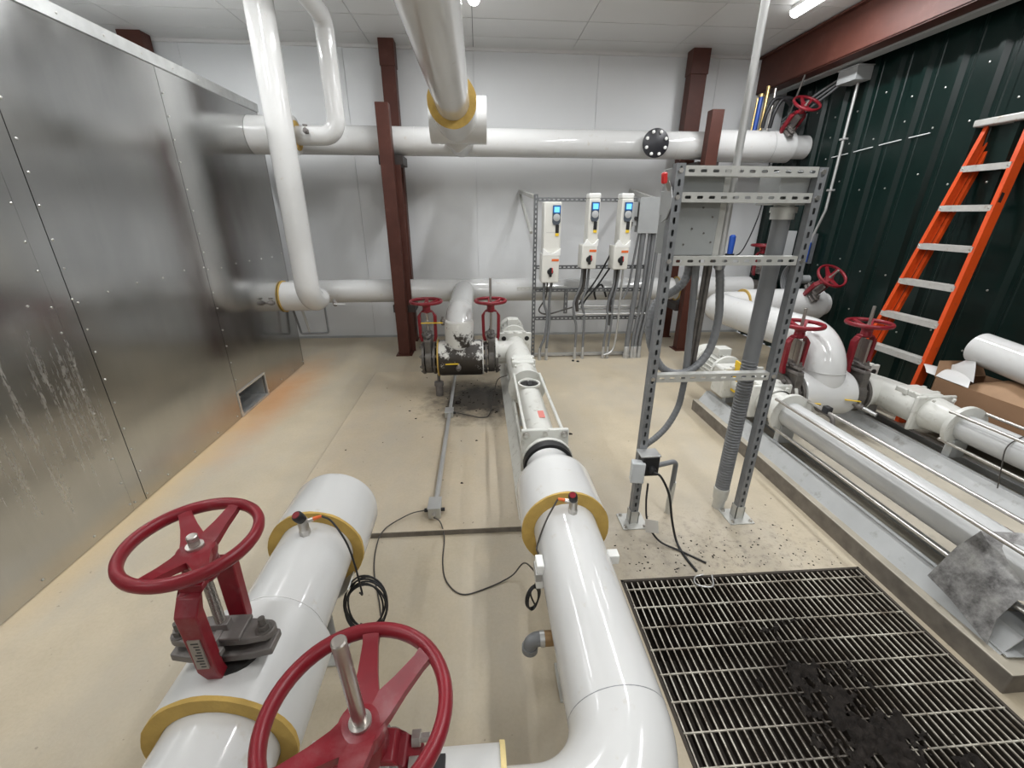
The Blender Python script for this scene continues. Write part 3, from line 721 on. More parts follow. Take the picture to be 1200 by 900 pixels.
t, q = ballvalve((-1.60, 4.775, 2.41), (0, -1, 0.15), 'small bronze gauge cock on the upper coil pipe')
MB().lathe(q, (0, 0, 1), [(0, 0.022), (0.012, 0.022)], 12).build('lever', 'cast', t)
t, q = ballvalve((DX, 4.45, 0.86), (1, 0, 0), 'small steel cock on the plenum face left of the lower stub')
MB().lathe(q, (0, 0, 1), [(0, 0.02), (0.01, 0.02)], 12).build('lever', 'cast', t)
t = thing('pipe_bracket', (-2.0, 5.0, 0.4), 'two thin grey hanger rods under the lower plenum stub', 'bracket')
MB().sweep(bend([(-2.12, 4.95, 0.72), (-2.08, 4.98, 0.40), (-1.78, 5.0, 0.40), (-1.78, 5.0, 0.74)], 0.02, 4), 0.012, 10).build('hanger', 'plastic_grey', t)
MB().cyl((-2.02, 4.95, 0.71), (-1.98, 4.97, 0.42), 0.014, 10).build('rod', 'conduit', t)

UY, UZ, UR = 5.62, 2.465, 0.148
t = thing('main_pipe', (0, UY, UZ), 'upper white main pipe along the back wall', 'pipe'); um = t
MB().lathe((-2.75, UY, UZ), (1, 0, 0), [(0, UR), (5.45, UR)], 40).build('jacket', 'pvc', t)
MB().lathe((2.775, UY, UZ), (1, 0, 0), [(0, UR-0.02), (0, 0.172), (0.985, 0.172), (0.985, 0.12)], 40).build('valve_jacket', 'pvc', t)
ring((2.764, UY, UZ), (1, 0, 0), 0.176, UR+0.001, t)
MB().lathe((3.50, UY, UZ), (1, 0, 0), [(0, 0.1735), (0.004, 0.1735)], 40, (False, False)).build('lap_seam', 'strut', t)
MB().lathe((3.75, UY, UZ), (1, 0, 0), [(0, 0.128), (0.225, 0.128)], 36).build('wall_stub', 'pvc', t)
MB().lathe((2.03, UY-0.21, UZ-0.01), (0, 1, 0), [(0, 0.115), (0.2, 0.115)], 32).build('branch', 'pvc', t)
MB().lathe((-0.42, 4.55, 2.495), (1, 0, 0), [(0, 0.192), (0.51, 0.192)], 48).build('tee_jacket', 'pvc', t)
MB().cyl((-0.185, 3.9, 2.51), (-0.185, 4.55, 2.50), 0.188, 48).build('branch_jacket', 'pvc', t)
MB().cyl((-0.185, 4.5, 2.50), (-0.185, UY, 2.46), 0.150, 40).build('branch', 'pvc', t)
MB().lathe((-0.185, 4.70, 2.40), (0, 0, -1), [(0, 0.13), (0.085, 0.11), (0.15, 0.02)], 24).build('drip_cap', 'pvc', t)
for xx in (-0.70, 2.35): band((xx, UY, UZ), (1, 0, 0), UR, t)
t = thing('blind_flange', (2.03, UY-0.23, UZ), 'round black blind flange with eight pale bolts on upper main', 'flange')
MB().lathe((2.03, UY-0.212, UZ-0.01), (0, -1, 0), [(0, 0.150), (0.02, 0.150), (0.023, 0.146)], 40).build('disc', 'black_iron', t)
for k in range(8):
    a = 2*PI*(k+.5)/8
    MB().lathe((2.03+0.118*math.cos(a), UY-0.235, UZ-0.01+0.118*math.sin(a)), (0, -1, 0), [(0, 0.018), (0.014, 0.018), (0.018, 0.009)], 8).build('bolt', 'vfd_white', t)
t = thing('overhead_pipe', (-0.185, 2, 2.51), 'white pipe running overhead to the upper main, yellow foam ring', 'pipe')
MB().lathe((-0.185, -1.5, 2.51), (0, 1, 0), [(0, 0.1336), (5.42, 0.1336)], 44).build('jacket', 'pvc', t)
ring((-0.185, 3.885, 2.51), (0, 1, 0), 0.191, 0.1345, t)
LYM, LZM, LRM = 5.62, 0.78, 0.142
t = thing('main_pipe', (0, LYM, LZM), 'lower white main pipe along the back wall', 'pipe')
MB().lathe((-2.75, LYM, LZM), (1, 0, 0), [(0, LRM), (5.3, LRM), (5.3, LRM+0.0), (5.3, LRM)], 40).build('jacket', 'pvc', t)
MB().lathe((2.62, LYM, LZM), (1, 0, 0), [(0, LRM-0.01), (0, 0.154), (0.95, 0.154), (0.99, 0.15), (1.0, 0.10)], 40).build('valve_jacket', 'pvc', t)
ring((2.609, LYM, LZM), (1, 0, 0), 0.157, LRM+0.001, t)
for xx in (-0.86,): band((xx, LYM, LZM), (1, 0, 0), LRM, t)
MB().lathe((3.62, LYM, LZM), (1, 0, 0), [(0, 0.11), (0.34, 0.11)], 24).build('wall_stub', 'steel_dark', t)
valve((3.72, LYM, LZM), (1, 0, 0), (0, 0, 1), 'red valve on the far end of the lower main, wheel seen edge-on', 0.02, 0.52, body=False, gate=True)
valve((3.60, UY, UZ), (1, 0, 0), (0.15, -0.62, 0.8), 'bright red handwheel valve on the upper main under the girder', 0.04, 0.47, body=False, gate=True)
# header on the right with riser from the pump tee
TX, TY, TZ = 2.63, 2.93, 0.40
t = thing('suction_header', (TX, 4.0, 0.7), 'white pipe looping back from the right pump tee to the wall', 'pipe')
MB().sweep(bend([(TX, TY, TZ), (TX, TY, 0.80), (TX, 4.68, 0.74), (3.12, 4.68, 0.74)], [0.26, 0.20], 14), 0.152, 40).build('jacket', 'pvc', t)
MB().lathe((2.99, 4.68, 0.74), (1, 0, 0), [(0, 0.14), (0, 0.178), (0.86, 0.178), (0.90, 0.172), (0.91, 0.128), (0.985, 0.126)], 40).build('valve_jacket', 'pvc', t)
ring((2.978, 4.68, 0.74), (1, 0, 0), 0.181, 0.153, t)
band((TX, TY, 0.60), (0, 0, 1), 0.152, t)
MB().lathe((TX-0.20, TY, TZ), (1, 0, 0), [(0, 0.12), (0, 0.172), (0.02, 0.178), (0.38, 0.178), (0.40, 0.172), (0.40, 0.12)], 44).build('tee_jacket', 'pvc', t)
valve((3.66, 4.68, 0.74), (1, 0, 0), (0.10, -0.66, 0.74), 'tilted red handwheel valve on the pipe end by the green wall', 0.10, 0.46, body=False, gate=True)
# right pump tee valves
valve((2.365, TY, TZ), (1, 0, 0), (0, 0, 1), 'red handwheel valve just right of the grey strut post', 0.13, 0.52, gate=True)
valve((2.895, TY, TZ), (1, 0, 0), (0, 0, 1), 'red handwheel valve at the ladder foot beside the far right pump', 0.14, 0.52, gate=True)
t, q = ballvalve((2.50, TY-0.16, TZ-0.04), (0.1, -1, -0.1), 'drain valve with yellow lever at the near flange of right tee')
MB().obox(q, q+V((-0.10, 0.02, 0.0)), 0.016, 0.005).build('lever', 'yellow_tag', t); MB().sweep(bend([(2.508, TY-0.24, TZ-0.045), (2.52, TY-0.33, TZ-0.06), (2.52, TY-0.35, TZ-0.14)], 0.04, 5), 0.016, 12).build('spout', 'cast', t)
t, q = ballvalve((2.80, TY-0.165, TZ-0.03), (0.3, -1, -0.05), 'drain valve with yellow lever at the far flange of right tee')
MB().obox(q, q+V((-0.10, 0.03, 0.005)), 0.016, 0.005).build('lever', 'yellow_tag', t); MB().cyl((2.824, TY-0.243, TZ-0.035), (2.85, TY-0.33, TZ-0.05), 0.014, 12).build('spout', 'conduit', t)
# middle pump tee and valves
CX, CY, CZ = -0.21, 4.0, 0.395
t = thing('tee_pipe', (CX, CY, CZ), 'white pipe dropping from the lower main to the sludge-blackened tee', 'pipe')
MB().sweep(bend([(CX, LYM, LZM), (CX, 4.0, LZM), (CX, CY, CZ)], 0.24, 12), 0.132, 36).build('jacket', 'pvc', t)
MB().lathe((CX, 4.245, LZM), (0, 1, 0), [(0, 0.135), (0.004, 0.135)], 40, (False, False)).build('lap_seam', 'wrap', t)
MB().lathe((CX, 4.0, 0.53), (0, 0, 1), [(0, 0.139), (0.21, 0.137), (0.23, 0.132)], 36).build('sleeve', 'tee', t)
MB().lathe((CX-0.20, CY, CZ), (1, 0, 0), [(0, 0.12), (0, 0.168), (0.02, 0.174), (0.40, 0.174), (0.42, 0.168), (0.42, 0.12)], 44).build('tee_jacket', 'tee', t)
ring((CX-0.213, CY, CZ), (1, 0, 0), 0.178, 0.12, t)
ring((CX+0.213, CY, CZ), (1, 0, 0), 0.17, 0.12, t, 'wrap')
valve((-0.505, CY, CZ), (1, 0, 0), (0, 0, 1), 'red handwheel valve left of the sludge-blackened tee', 0.0, 0.52)
valve((0.092, CY, CZ), (1, 0, 0), (0, 0, 1), 'red handwheel valve right of the sludge-blackened tee, tall stem', 0.22, 0.52)
t, q = ballvalve((CX-0.01, CY-0.165, CZ-0.02), (0, -1, -0.3), 'drain cock with yellow lever on the front of the blackened tee')
MB().obox(q, q+V((-0.12, -0.01, 0.0)), 0.018, 0.006).build('lever', 'yellow_tag', t)
t = thing('condensate_drain', (-0.42, 4.0, 0), 'rusty drain pipe from the left valve down to the pad', 'drain')
MB().sweep([(-0.425, 3.93, 0.25), (-0.425, 3.92, 0.17)], 0.014, 12).build('pipe', 'steel_dark', t)
MB().lathe((-0.425, 3.92, 0.036), (0, 0, 1), [(0, 0.036), (0.10, 0.036), (0.105, 0.045), (0.14, 0.045), (0.145, 0.02)], 18).build('trap', 'cast', t)
t, q = ballvalve((-0.36, 4.0, 0.80), (0, 0, -1), 'small cock with yellow lever left of the dropping tee pipe')
MB().obox(q, q+V((-0.20, 0, 0.0)), 0.02, 0.006).build('lever', 'yellow_tag', t)

# ================================================================== progressing cavity pumps
def pump(x, z, y0, y1, yin, label, side, base, detail, skidmat='skid', stator='pump', rodmat='steel', plate=True, motor=True, skid_y0=None, skid_y1=None):
    """x, z axis; y0 discharge flange, y1 end of stator, yin inlet; side = -1/1 side of the inlet"""
    t = thing('cavity_pump', (x, (y0+y1)/2, base), label, 'pump')
    A = (0, 1, 0)
    MB().lathe((x, y0-0.10, z), A, [(0, 0.09), (0, 0.14), (0.024, 0.14), (0.026, 0.10), (0.10, 0.095), (0.12, 0.09)], 40).build('discharge_flange', 'pump', t)
    s = MB()
    P = [(x-0.135, z-0.135), (x+0.135, z-0.135), (x+0.135, z+0.135), (x-0.135, z+0.135)]
    s.prism(P, 'y', y0+0.02, y0+0.045); s.build('end_plate', 'pump', t, bev=0.006)
    MB().lathe((x, y0+0.04, z), A, [(0, 0.088), (y1-y0-0.03, 0.088)], 40).build('stator', stator, t)
    MB().lathe((x, y1-0.0, z), A, [(0, 0.09), (0, 0.146), (0.028, 0.146), (0.028, 0.09)], 40).build('stator_flange', 'pump', t)
    for a in (-1, 1):
        for b in (-1, 1):
            r_ = MB().cyl((x+a*0.108, y0+0.0, z+b*0.105), (x+a*0.1, y1+0.05, z+b*0.1), 0.010, 10).build('tie_rod', rodmat, t)
            MB().lathe((x+a*0.108, y0+0.02, z+b*0.105), (0, -1, 0), [(0, 0.021), (0.004, 0.021), (0.004, 0.016), (0.018, 0.016)], 12).build('rod_nut', 'steel', r_)
    MB().lathe((x, y0+0.02, z+0.112), (0, -1, 0), [(0, 0.013), (0.016, 0.013), (0.018, 0.006)], 8).build('vent_plug', 'steel', t)
    # suction casing with branch
    c0, c1 = y1+0.028, yin+0.22
    MB().lathe((x, c0, z), A, [(0, 0.098), (0.03, 0.10), (0.20, 0.118), (c1-c0-0.45, 0.120), (c1-c0-0.25, 0.112), (c1-c0-0.06, 0.098), (c1-c0, 0.098)], 40).build('suction_casing', 'pump', t)
    b = MB().lathe((x, yin, z), (side, 0, 0), [(0, 0.11), (0.19, 0.11), (0.192, 0.15), (0.216, 0.15)], 36); b.build('suction_branch', 'pump', t)
    if plate: MB().prism([(x-0.15, z-0.13), (x+0.15, z-0.13), (x+0.15, z+0.13), (x-0.15, z+0.13)], 'y', c0+0.20, c0+0.225).build('casing_plate', 'pump', t, bev=0.012)
    s = MB()
    s.box((x-0.085, c0+0.235, z+0.08), (x+0.085, c0+0.44, z+0.125)); s.build('inspection_cover', 'pump', t, bev=0.010)
    for a in (-1, 1): MB().obox((x-0.10, c0+0.30+0.05*a, z+0.105), (x+0.10, c0+0.34+0.05*a, z+0.105), 0.03, 0.05, (0, 0, 1)).build('clamp_lug', 'pump', t, bev=0.008)
    for k in range(4):
        MB().lathe((x+(-0.075 if k % 2 else 0.075), c0+(0.16 if k < 2 else 0.30), z+0.108), (0, -0.2, 1), [(0, 0.011), (0.016, 0.011), (0.02, 0.005)], 6).build('cover_bolt', 'pump', t)
    # lantern / bearing frame with two sight holes
    s = MB().box((x-0.165, c1, z-0.12), (x+0.165, c1+0.03, z+0.135)); s.build('lantern_plate', 'pump', t, bev=0.008)
    for a in (-1, 1): MB().lathe((x+a*0.118, c1-0.002, z+0.075), (0, 1, 0), [(0, 0.024), (0.006, 0.024)], 16).build('sight_hole', 'dark_void', t)
    MB().box((x-0.13, c1+0.03, z-0.15), (x+0.13, c1+0.24, z+0.10)).build('bearing_frame', 'pump', t, bev=0.02)
    s = MB()
    for a in (-0.09, 0, 0.09): s.lathe((x+a, c1+0.02, z+0.13), (0, 0, 1), [(0, 0.026), (0.015, 0.024), (0.018, 0.012)], 12)
    s.build('lifting_lugs', 'pump', t)
    if motor:
        m0 = c1+0.24
        MB().lathe((x, m0, z+0.01), A, [(0, 0.14), (0.02, 0.145), (0.02, 0.112), (0.30, 0.118), (0.33, 0.12), (0.36, 0.105), (0.40, 0.06)], 36).build('motor', 'pump', t)
        s = MB()
        for k in range(22):
            a = 2*PI*k/22
            s.obox((x+0.125*math.cos(a), m0+0.04, z+0.01+0.125*math.sin(a)), (x+0.125*math.cos(a), m0+0.27, z+0.01+0.125*math.sin(a)), 0.022, 0.004, (-math.sin(a), 0, math.cos(a)))
        s.build('cooling_fins', 'pump', t)
        MB().tube((x, m0+0.28, z+0.01), (x, m0+0.41, z+0.01), 0.142, 0.128, 36).build('fan_cover', 'pump', t)
        MB().box((x-0.06, m0+0.08, z+0.13), (x+0.06, m0+0.19, z+0.20)).build('terminal_box', 'pump', t, bev=0.006)
        e = m0+0.41
    else: e = c1+0.3
    # folded steel baseplate rails and pedestals
    sy0 = y0 if skid_y0 is None else skid_y0; sy1 = e if skid_y1 is None else skid_y1; hz = base+0.085
    for a in (-1, 1):
        Pn = [(x+a*0.150, base), (x+a*0.142, base), (x+a*0.085, hz-0.004), (x+a*0.052, hz-0.004), (x+a*0.052, hz+0.002), (x+a*0.088, hz+0.002)]
        MB().prism(Pn if a > 0 else Pn[::-1], 'y', sy0, sy1).build('base_rail', skidmat, t, smooth=0)
    for yy in (y1+0.014, yin+0.05, c1+0.12):
        MB().box((x-0.055, yy-0.025, hz-0.005), (x+0.055, yy+0.025, z-0.085)).build('pedestal', 'pump_grey', t, bev=0.004)
    MB().box((x-0.10, y0+0.02, hz-0.02), (x+0.10, y0+0.045, z-0.13)).build('end_support', 'pump', t, bev=0.003)
    return t, c1
PX, PZ = 0.345, 0.44
p, c1 = pump(PX, PZ, 2.09, 3.06, 4.0, 'middle cream pump in line with the glossy white pipe', -1, 0.035, True, rodmat='pump', plate=False, skidmat='pump', skid_y0=2.02)
# open window in the stator end with black coupling, red sticker, pump feeler cable
MB().lathe((PX, 2.93, PZ+0.078), (0, 0.0, 1), [(0, 0.084), (0.018, 0.084), (0.018, 0.070), (0.008, 0.068)], 28, (True, True)).build('window_rim', 'pump', p)
MB().lathe((PX, 2.93, PZ+0.0815), (0, 0, 1), [(0, 0.068), (0.006, 0.068)], 28).build('window_cavity', 'dark_void', p)
MB().box((PX-0.014, 2.88, PZ+0.086), (PX+0.018, 2.96, PZ+0.10)).build('window_bridge', 'black', p, bev=0.003)
MB().box((PX+0.0, 2.36, PZ+0.0875), (PX+0.038, 2.46, PZ+0.089)).build('sticker', 'pink_label', p, smooth=0)
MB().tube((PX, 1.94, PZ), (PX, 1.99, PZ), 0.136, 0.118, 40).build('black_gasket', 'black', p)
p1, c1 = pump(2.15, 0.40, 0.72, 2.55, TY, 'grey-white pump nearest the grating on the right plinth', 1, 0.10, True, stator='stator_grey', skid_y0=1.02, skid_y1=3.5)
MB().box((2.06, 3.02, 0.34), (2.075, 3.16, 0.60)).build('yellow_tag', 'yellow_tag', p1, bev=0.002)
s = MB()                                                               # flow arrow on the stator
for P in ([(1.12, -0.012), (1.30, -0.012), (1.30, 0.012), (1.12, 0.012)], [(1.30, -0.03), (1.38, 0.0), (1.30, 0.03)]):
    n = len(P); vs = []
    for yy, a in P:
        for rr in (0.0885, 0.0895): an = math.radians(58)+a/0.088; vs.append((2.15+rr*math.cos(an), yy, 0.40+rr*math.sin(an)))
    s.add(vs, [tuple(range(1, 2*n, 2)), tuple(range(0, 2*n, 2))[::-1]])
s.build('flow_arrow', 'pink_label', p1, smooth=0)
p2, _ = pump(3.17, 0.40, 0.60, 2.28, TY, 'grey-white pump farthest right, below the ladder and carton', -1, 0.10, True, stator='stator_grey', motor=True, skid_y0=0.95, skid_y1=3.5)
MB().lathe((3.09, 2.44, 0.41), (-0.9, -0.3, 0.1), [(0, 0.03), (0.03, 0.03), (0.034, 0.012)], 16).build('side_plug', 'pump', p2)
MB().box((2.235, 2.36, 0.49), (2.275, 2.41, 0.535)).build('rod_clamp', 'black', p1, bev=0.006)
MB().box((3.255, 1.98, 0.49), (3.295, 2.03, 0.535)).build('rod_clamp', 'black', p2, bev=0.006)
MB().sweep(smoothpath([(3.26, 2.0, 0.50), (3.15, 1.99, 0.492), (3.07, 1.98, 0.43), (3.06, 1.95, 0.30), (3.05, 1.92, 0.19)], 6), 0.0035, 6).build('probe_wire', 'cord_grey', p2)
# loose sheet guard
g = MB(); 
top = [(1.985, 1.33, 0.19), (2.045, 1.32, 0.36), (2.075, 1.29, 0.47), (2.15, 1.22, 0.515), (2.24, 1.12, 0.51), (2.28, 1.03, 0.40)]
bot = [(1.975, 1.05, 0.118), (2.005, 1.08, 0.22), (2.03, 1.07, 0.33), (2.09, 1.0, 0.37), (2.20, 0.93, 0.33), (2.25, 0.90, 0.20)]
def sheet(rows, th, name, mat, parent=None):
    vs = []; nr = len(rows); nc = len(rows[0]); R = [[V(p) for p in r] for r in rows]
    nm = []
    for i in range(nr):
        for j in range(nc):
            du = R[min(i+1, nr-1)][j]-R[max(i-1, 0)][j]; dv = R[i][min(j+1, nc-1)]-R[i][max(j-1, 0)]; nm.append(du.cross(dv).normalized())
    fl_ = [p for r in R for p in r]; n = len(fl_)
    vs = fl_ + [p+q*th for p, q in zip(fl_, nm)]; fs = []
    for i in range(nr-1):
        for j in range(nc-1):
            a = i*nc+j; q = (a, a+1, a+nc+1, a+nc); fs.append(q); fs.append(tuple(k+n for k in q[::-1]))
    edge = [j for j in range(nc)] + [i*nc+nc-1 for i in range(1, nr)] + [(nr-1)*nc+j for j in range(nc-2, -1, -1)] + [i*nc for i in range(nr-2, 0, -1)]
    for a, b in zip(edge, edge[1:]+edge[:1]): fs.append((a, b, b+n, a+n))
    return MB().add(vs, fs).build(name, mat, parent, smooth=35)
rows = [top, [tuple((V(a)*0.6+V(b)*0.4+V((0, 0, 0.012)))) for a, b in zip(top, bot)], bot]
o = sheet(rows, 0.003, 'sheet_guard', 'guard')
tag(o, 'bent soiled grey sheet metal guard over the near pump end', 'guard')
o = sheet([[(2.02, 1.24, 0.112), (2.16, 1.20, 0.118), (2.40, 1.14, 0.13)], [(2.0, 1.0, 0.112), (2.15, 0.985, 0.116), (2.40, 0.965, 0.13)]], 0.004, 'drip_tray', 'skid'); tag(o, 'rounded grey tray lip on the near plinth corner', 'tray')

# ================================================================== floor grating
t = thing('floor_grating', (GX0, GY0, 0), 'steel bar grating over the dark floor pit, sludge on it', 'grating')
fm = MB()
for (a, b, c_, d) in ((GX0, GY0, GX0+0.012, GY1), (GX1-0.012, GY0, GX1, GY1), (GX0, GY1-0.012, GX1, GY1), (GX0, GY0, GX1, GY0+0.012)): fm.box((a, b, -0.035), (c_, d, 0.003))
fm.build('frame', 'pit', t, smooth=0)
n = 41; x = GX0+0.02; src = None; step = (GX1-GX0-0.04)/(n-1)
for k in range(n):
    if src is None: src = MB().box((x-0.0027, GY0+0.014, -0.030), (x+0.0027, GY1-0.014, -0.001)).build('bearing_bar', 'grate', t, smooth=0)
    else: piece(src, 'bearing_bar', (k*step, 0, 0), t)
src = None; y = 1.516; k = 0
while y-0.1035*k > GY0+0.03:
    if src is None: src = MB().box((GX0+0.013, y-0.0026, -0.006), (GX1-0.013, y+0.0026, 0.0008)).build('cross_rod', 'grate', t, smooth=0)
    else: piece(src, 'cross_rod', (0, -0.1035*k, 0), t)
    k += 1
# sludge heap on the grating
from mathutils import noise as mnoise
s = MB(); nx, ny = 110, 138; hx0, hx1, hy0, hy1 = 0.98, 1.68, 0.42, 1.30
H = {}
for i in range(nx+1):
    for j in range(ny+1):
        X = hx0+(hx1-hx0)*i/nx; Y = hy0+(hy1-hy0)*j/ny
        ax_ = 1.33-(Y-0.85)*0.20; d = math.hypot((X-ax_)/0.19, (Y-0.83)/0.36)
        nn = mnoise.fractal(V((X*9, Y*9, 3.1)), 0.8, 2.1, 5); n2 = mnoise.fractal(V((X*34, Y*34, 1.3)), 0.8, 2.0, 3)
        H[i, j] = (0.80-d)*0.030 + nn*0.034 + n2*0.026
idx = {}
for i in range(nx):
    for j in range(ny):
        q = [(i, j), (i+1, j), (i+1, j+1), (i, j+1)]
        if all(H[k] > 0 for k in q):
            f = []
            for k in q:
                if k not in idx:
                    idx[k] = len(s.v); s.v.append(V((hx0+(hx1-hx0)*k[0]/nx, hy0+(hy1-hy0)*k[1]/ny, -0.002+min(H[k]*0.8, 0.035))))
                f.append(idx[k])
            s.f.append(tuple(f))
o = s.build('sludge_heap', 'dirt', smooth=60); tag(o, 'black dried sludge heaped across the floor grating', 'sludge'); o['kind'] = 'stuff'

# ================================================================== grey strut rack in the middle
def strut_post(p, h, mat='strut', wd=0.041, name='post', parent=None, pitch=0.0508):
    x, y, z = p; s = MB()
    s.slotplate(h, wd, 0.0025, pitch, 0.029, 0.0145, (x, y-wd/2, z), (0, 0, 1), (1, 0, 0), (0, 1, 0))
    s.box((x-wd/2, y-wd/2+0.001, z), (x-wd/2+0.0025, y+wd/2, z+h)); s.box((x+wd/2-0.0025, y-wd/2+0.001, z), (x+wd/2, y+wd/2, z+h))
    for a in (-1, 1): s.box((x+a*wd/2-(0.0 if a < 0 else 0.01), y+wd/2-0.0025, z), (x+a*wd/2+(0.01 if a < 0 else 0), y+wd/2, z+h))
    return s.build(name, mat, parent, smooth=0)
def strut_bar(p, L, mat='strut_light', wd=0.041, name='crossbar', parent=None, pitch=0.0508, ex=(1, 0, 0)):
    p = V(p); ex = V(ex); s = MB(); up = V((0, 0, 1)); fr = V((0, -1, 0)) if abs(ex.x) > 0.5 else V((-1, 0, 0))
    s.slotplate(L, wd, 0.0025, pitch, 0.029, 0.0145, p+fr*wd/2, ex, up, -fr)
    for a in (-1, 1): s.obox(p+up*a*(wd/2-0.00125), p+up*a*(wd/2-0.00125)+ex*L, wd, 0.0025)
    return s.build(name, mat, parent, smooth=0)
t = thing('strut_rack', (1.19, 2.0, 0), 'free-standing grey slotted strut rack holding conduits, beside the grating', 'rack'); rack = t
RL, RRX, RY = 0.868, 1.513, 2.0
for x, h in ((RL, 1.905), (RRX, 1.895)):
    strut_post((x, RY, 0.01), h-0.01, parent=t)
    MB().box((x-0.075, RY-0.07, 0), (x+0.075, RY+0.07, 0.007)).build('foot_plate', 'strut_light', t, bev=0.001)
    s = MB(); w2 = 0.026
    s.box((x-w2, RY-w2, 0.007), (x+w2, RY-w2+0.004, 0.09)); s.box((x-w2, RY+w2-0.004, 0.007), (x+w2, RY+w2, 0.09)); s.box((x-w2, RY-w2, 0.007), (x-w2+0.004, RY+w2, 0.09)); s.box((x+w2-0.004, RY-w2, 0.007), (x+w2, RY+w2, 0.09))
    s.build('foot_sleeve', 'strut_light', t, smooth=0)
    for a in (-1, 1):
        for b in (-1, 1): MB().lathe((x+a*0.056, RY+b*0.052, 0.007), (0, 0, 1), [(0, 0.012), (0.003, 0.012), (0.003, 0.009), (0.014, 0.009)], 6).build('anchor_bolt', 'steel', t)
for z in (1.876, 1.771, 1.500, 0.918):
    strut_bar((RL+0.022, RY+0.002, z), RRX-RL-0.044, parent=t)
    for x in (RL, RRX): MB().lathe((x, RY-0.022, z), (0, -1, 0), [(0, 0.011), (0.006, 0.011)], 6).build('bolt', 'steel', t)
# enclosure seen from behind
t = thing('disconnect_enclosure', (1.0, 2.1, 1.53), 'grey disconnect enclosure on the strut rack, red lever at its left', 'enclosure')
MB().box((0.893, 2.03, 1.52), (1.10, 2.22, 1.90)).build('housing', 'box_dark', t, bev=0.004)
MB().box((1.10, 2.05, 1.50), (1.138, 2.07, 1.90)).build('mounting_flange', 'strut_light', t, smooth=0)
s = MB()
for (a, b) in ((0.95, 1.57), (1.08, 1.58), (0.98, 1.64), (1.07, 1.69), (1.02, 1.73), (1.04, 1.62)): s.lathe((a, 2.031, b), (0, -1, 0), [(0, 0.005), (0.004, 0.004)], 8)
s.build('knockout_screws', 'steel_dark', t)
P = [(2.05, 1.84), (2.03, 1.84), (1.985, 1.81), (1.968, 1.77), (1.972, 1.725), (2.0, 1.685), (2.05, 1.665)]
MB().prism(P, 'x', 0.838, 0.843).build('lever_plate', 'box_grey', t, smooth=0)
MB().box((0.842, 2.035, 1.70), (0.893, 2.10, 1.80)).build('lever_mount', 'box_grey', t, bev=0.003)
lv = MB().obox((0.838, 2.0, 1.80), (0.80, 1.985, 1.86), 0.018, 0.008, (0, 1, 0)).build('lever', 'steel', t)
MB().obox((0.806, 1.99, 1.825), (0.798, 1.98, 1.868), 0.024, 0.02, (0, 1, 0)).build('lever_grip', 'red_bright', lv, bev=0.006)
# conduit from the ceiling to the rack
t = thing('ceiling_conduit', (1.165, 2.08, 1.5), 'straight pale conduit from the ceiling down to the strut rack', 'conduit')
MB().cyl((1.165, 2.075, 1.45), (1.165, 2.075, CEIL-0.001), 0.0165, 16).build('pipe', 'conduit', t)
for z in (1.88, 1.50): MB().lathe((1.165, 2.075, z-0.018), (0, 0, 1), [(0, 0.021), (0.036, 0.021)], 16).build('coupling', 'strut_light', t)
# fat corrugated conduit
t = thing('fat_conduit', (1.455, 2.11, 0), 'fat grey conduit with corrugated lower half standing by the right strut post', 'conduit')
FX, FY = 1.452, 2.10
MB().cyl((FX, FY, 0.95), (FX, FY, 1.72), 0.040, 24).build('pipe', 'plastic_grey', t)
prof = []; z = 0.0; L = 0.83
k = 0
while z < L: prof += [(z, 0.037), (z+0.004, 0.0415), (z+0.010, 0.0415), (z+0.014, 0.037)]; z += 0.018
MB().lathe((FX, FY, 0.13), (0, 0, 1), prof, 24).build('corrugated_sleeve', 'plastic_grey', t)
MB().lathe((FX, FY, 0.0), (0, 0, 1), [(0, 0.034), (0.07, 0.034), (0.07, 0.042), (0.13, 0.045), (0.145, 0.045), (0.15, 0.036)], 24).build('floor_coupling', 'strut_light', t)
MB().lathe((FX, FY, 1.68), (0, 0, 1), [(0, 0.052), (0.03, 0.052), (0.03, 0.058), (0.055, 0.058), (0.058, 0.045), (0.13, 0.045)], 24).build('hub_fitting', 'strut_light', t)
# junction box carried above the hub
t = thing('rack_junction_box', (1.45, 2.15, 1.8), 'grey junction box behind the upper bars of the strut rack', 'junction box')
MB().box((1.36, 2.03, 1.745), (1.55, 2.19, 1.885)).build('housing', 'box_grey', t, bev=0.004)
# flexible conduit loop
t = thing('flexible_conduit', (1.0, 2.07, 0.9), 'thick grey flexible conduit hanging in a loop through the rack', 'conduit')
pts = smoothpath([(1.177, 2.09, 1.47), (1.20, 2.09, 1.36), (1.222, 2.09, 1.20), (1.20, 2.08, 1.04), (1.13, 2.07, 0.945), (1.04, 2.06, 0.915), (0.945, 2.05, 0.95), (0.885, 2.06, 1.04), (0.86, 2.08, 1.14), (0.868, 2.1, 1.235), (0.91, 2.12, 1.30), (0.985, 2.12, 1.345), (1.03, 2.12, 1.40), (1.045, 2.12, 1.50)], 10)
r = [0.0195+0.0012*(i % 2) for i in range(len(pts))]
MB().sweep(pts, r, 14).build('hose', 'plastic_grey', t, smooth=0)
MB().lathe((1.177, 2.09, 1.455), (0, 0, 1), [(0, 0.026), (0.02, 0.026), (0.02, 0.030), (0.045, 0.030)], 12).build('gland', 'strut', t)
t = thing('flexible_conduit', (1.08, 2.07, 0.6), 'grey flexible conduit curving down to the outlet on the left post', 'conduit')
pts = smoothpath([(1.055, 2.085, 1.5), (1.075, 2.085, 1.2), (1.09, 2.085, 0.93), (1.088, 2.08, 0.80), (1.07, 2.07, 0.70), (1.02, 2.055, 0.605), (0.96, 2.04, 0.545), (0.90, 2.03, 0.50), (0.885, 2.02, 0.46)], 10)
r = [0.0165+0.001*(i % 2) for i in range(len(pts))]
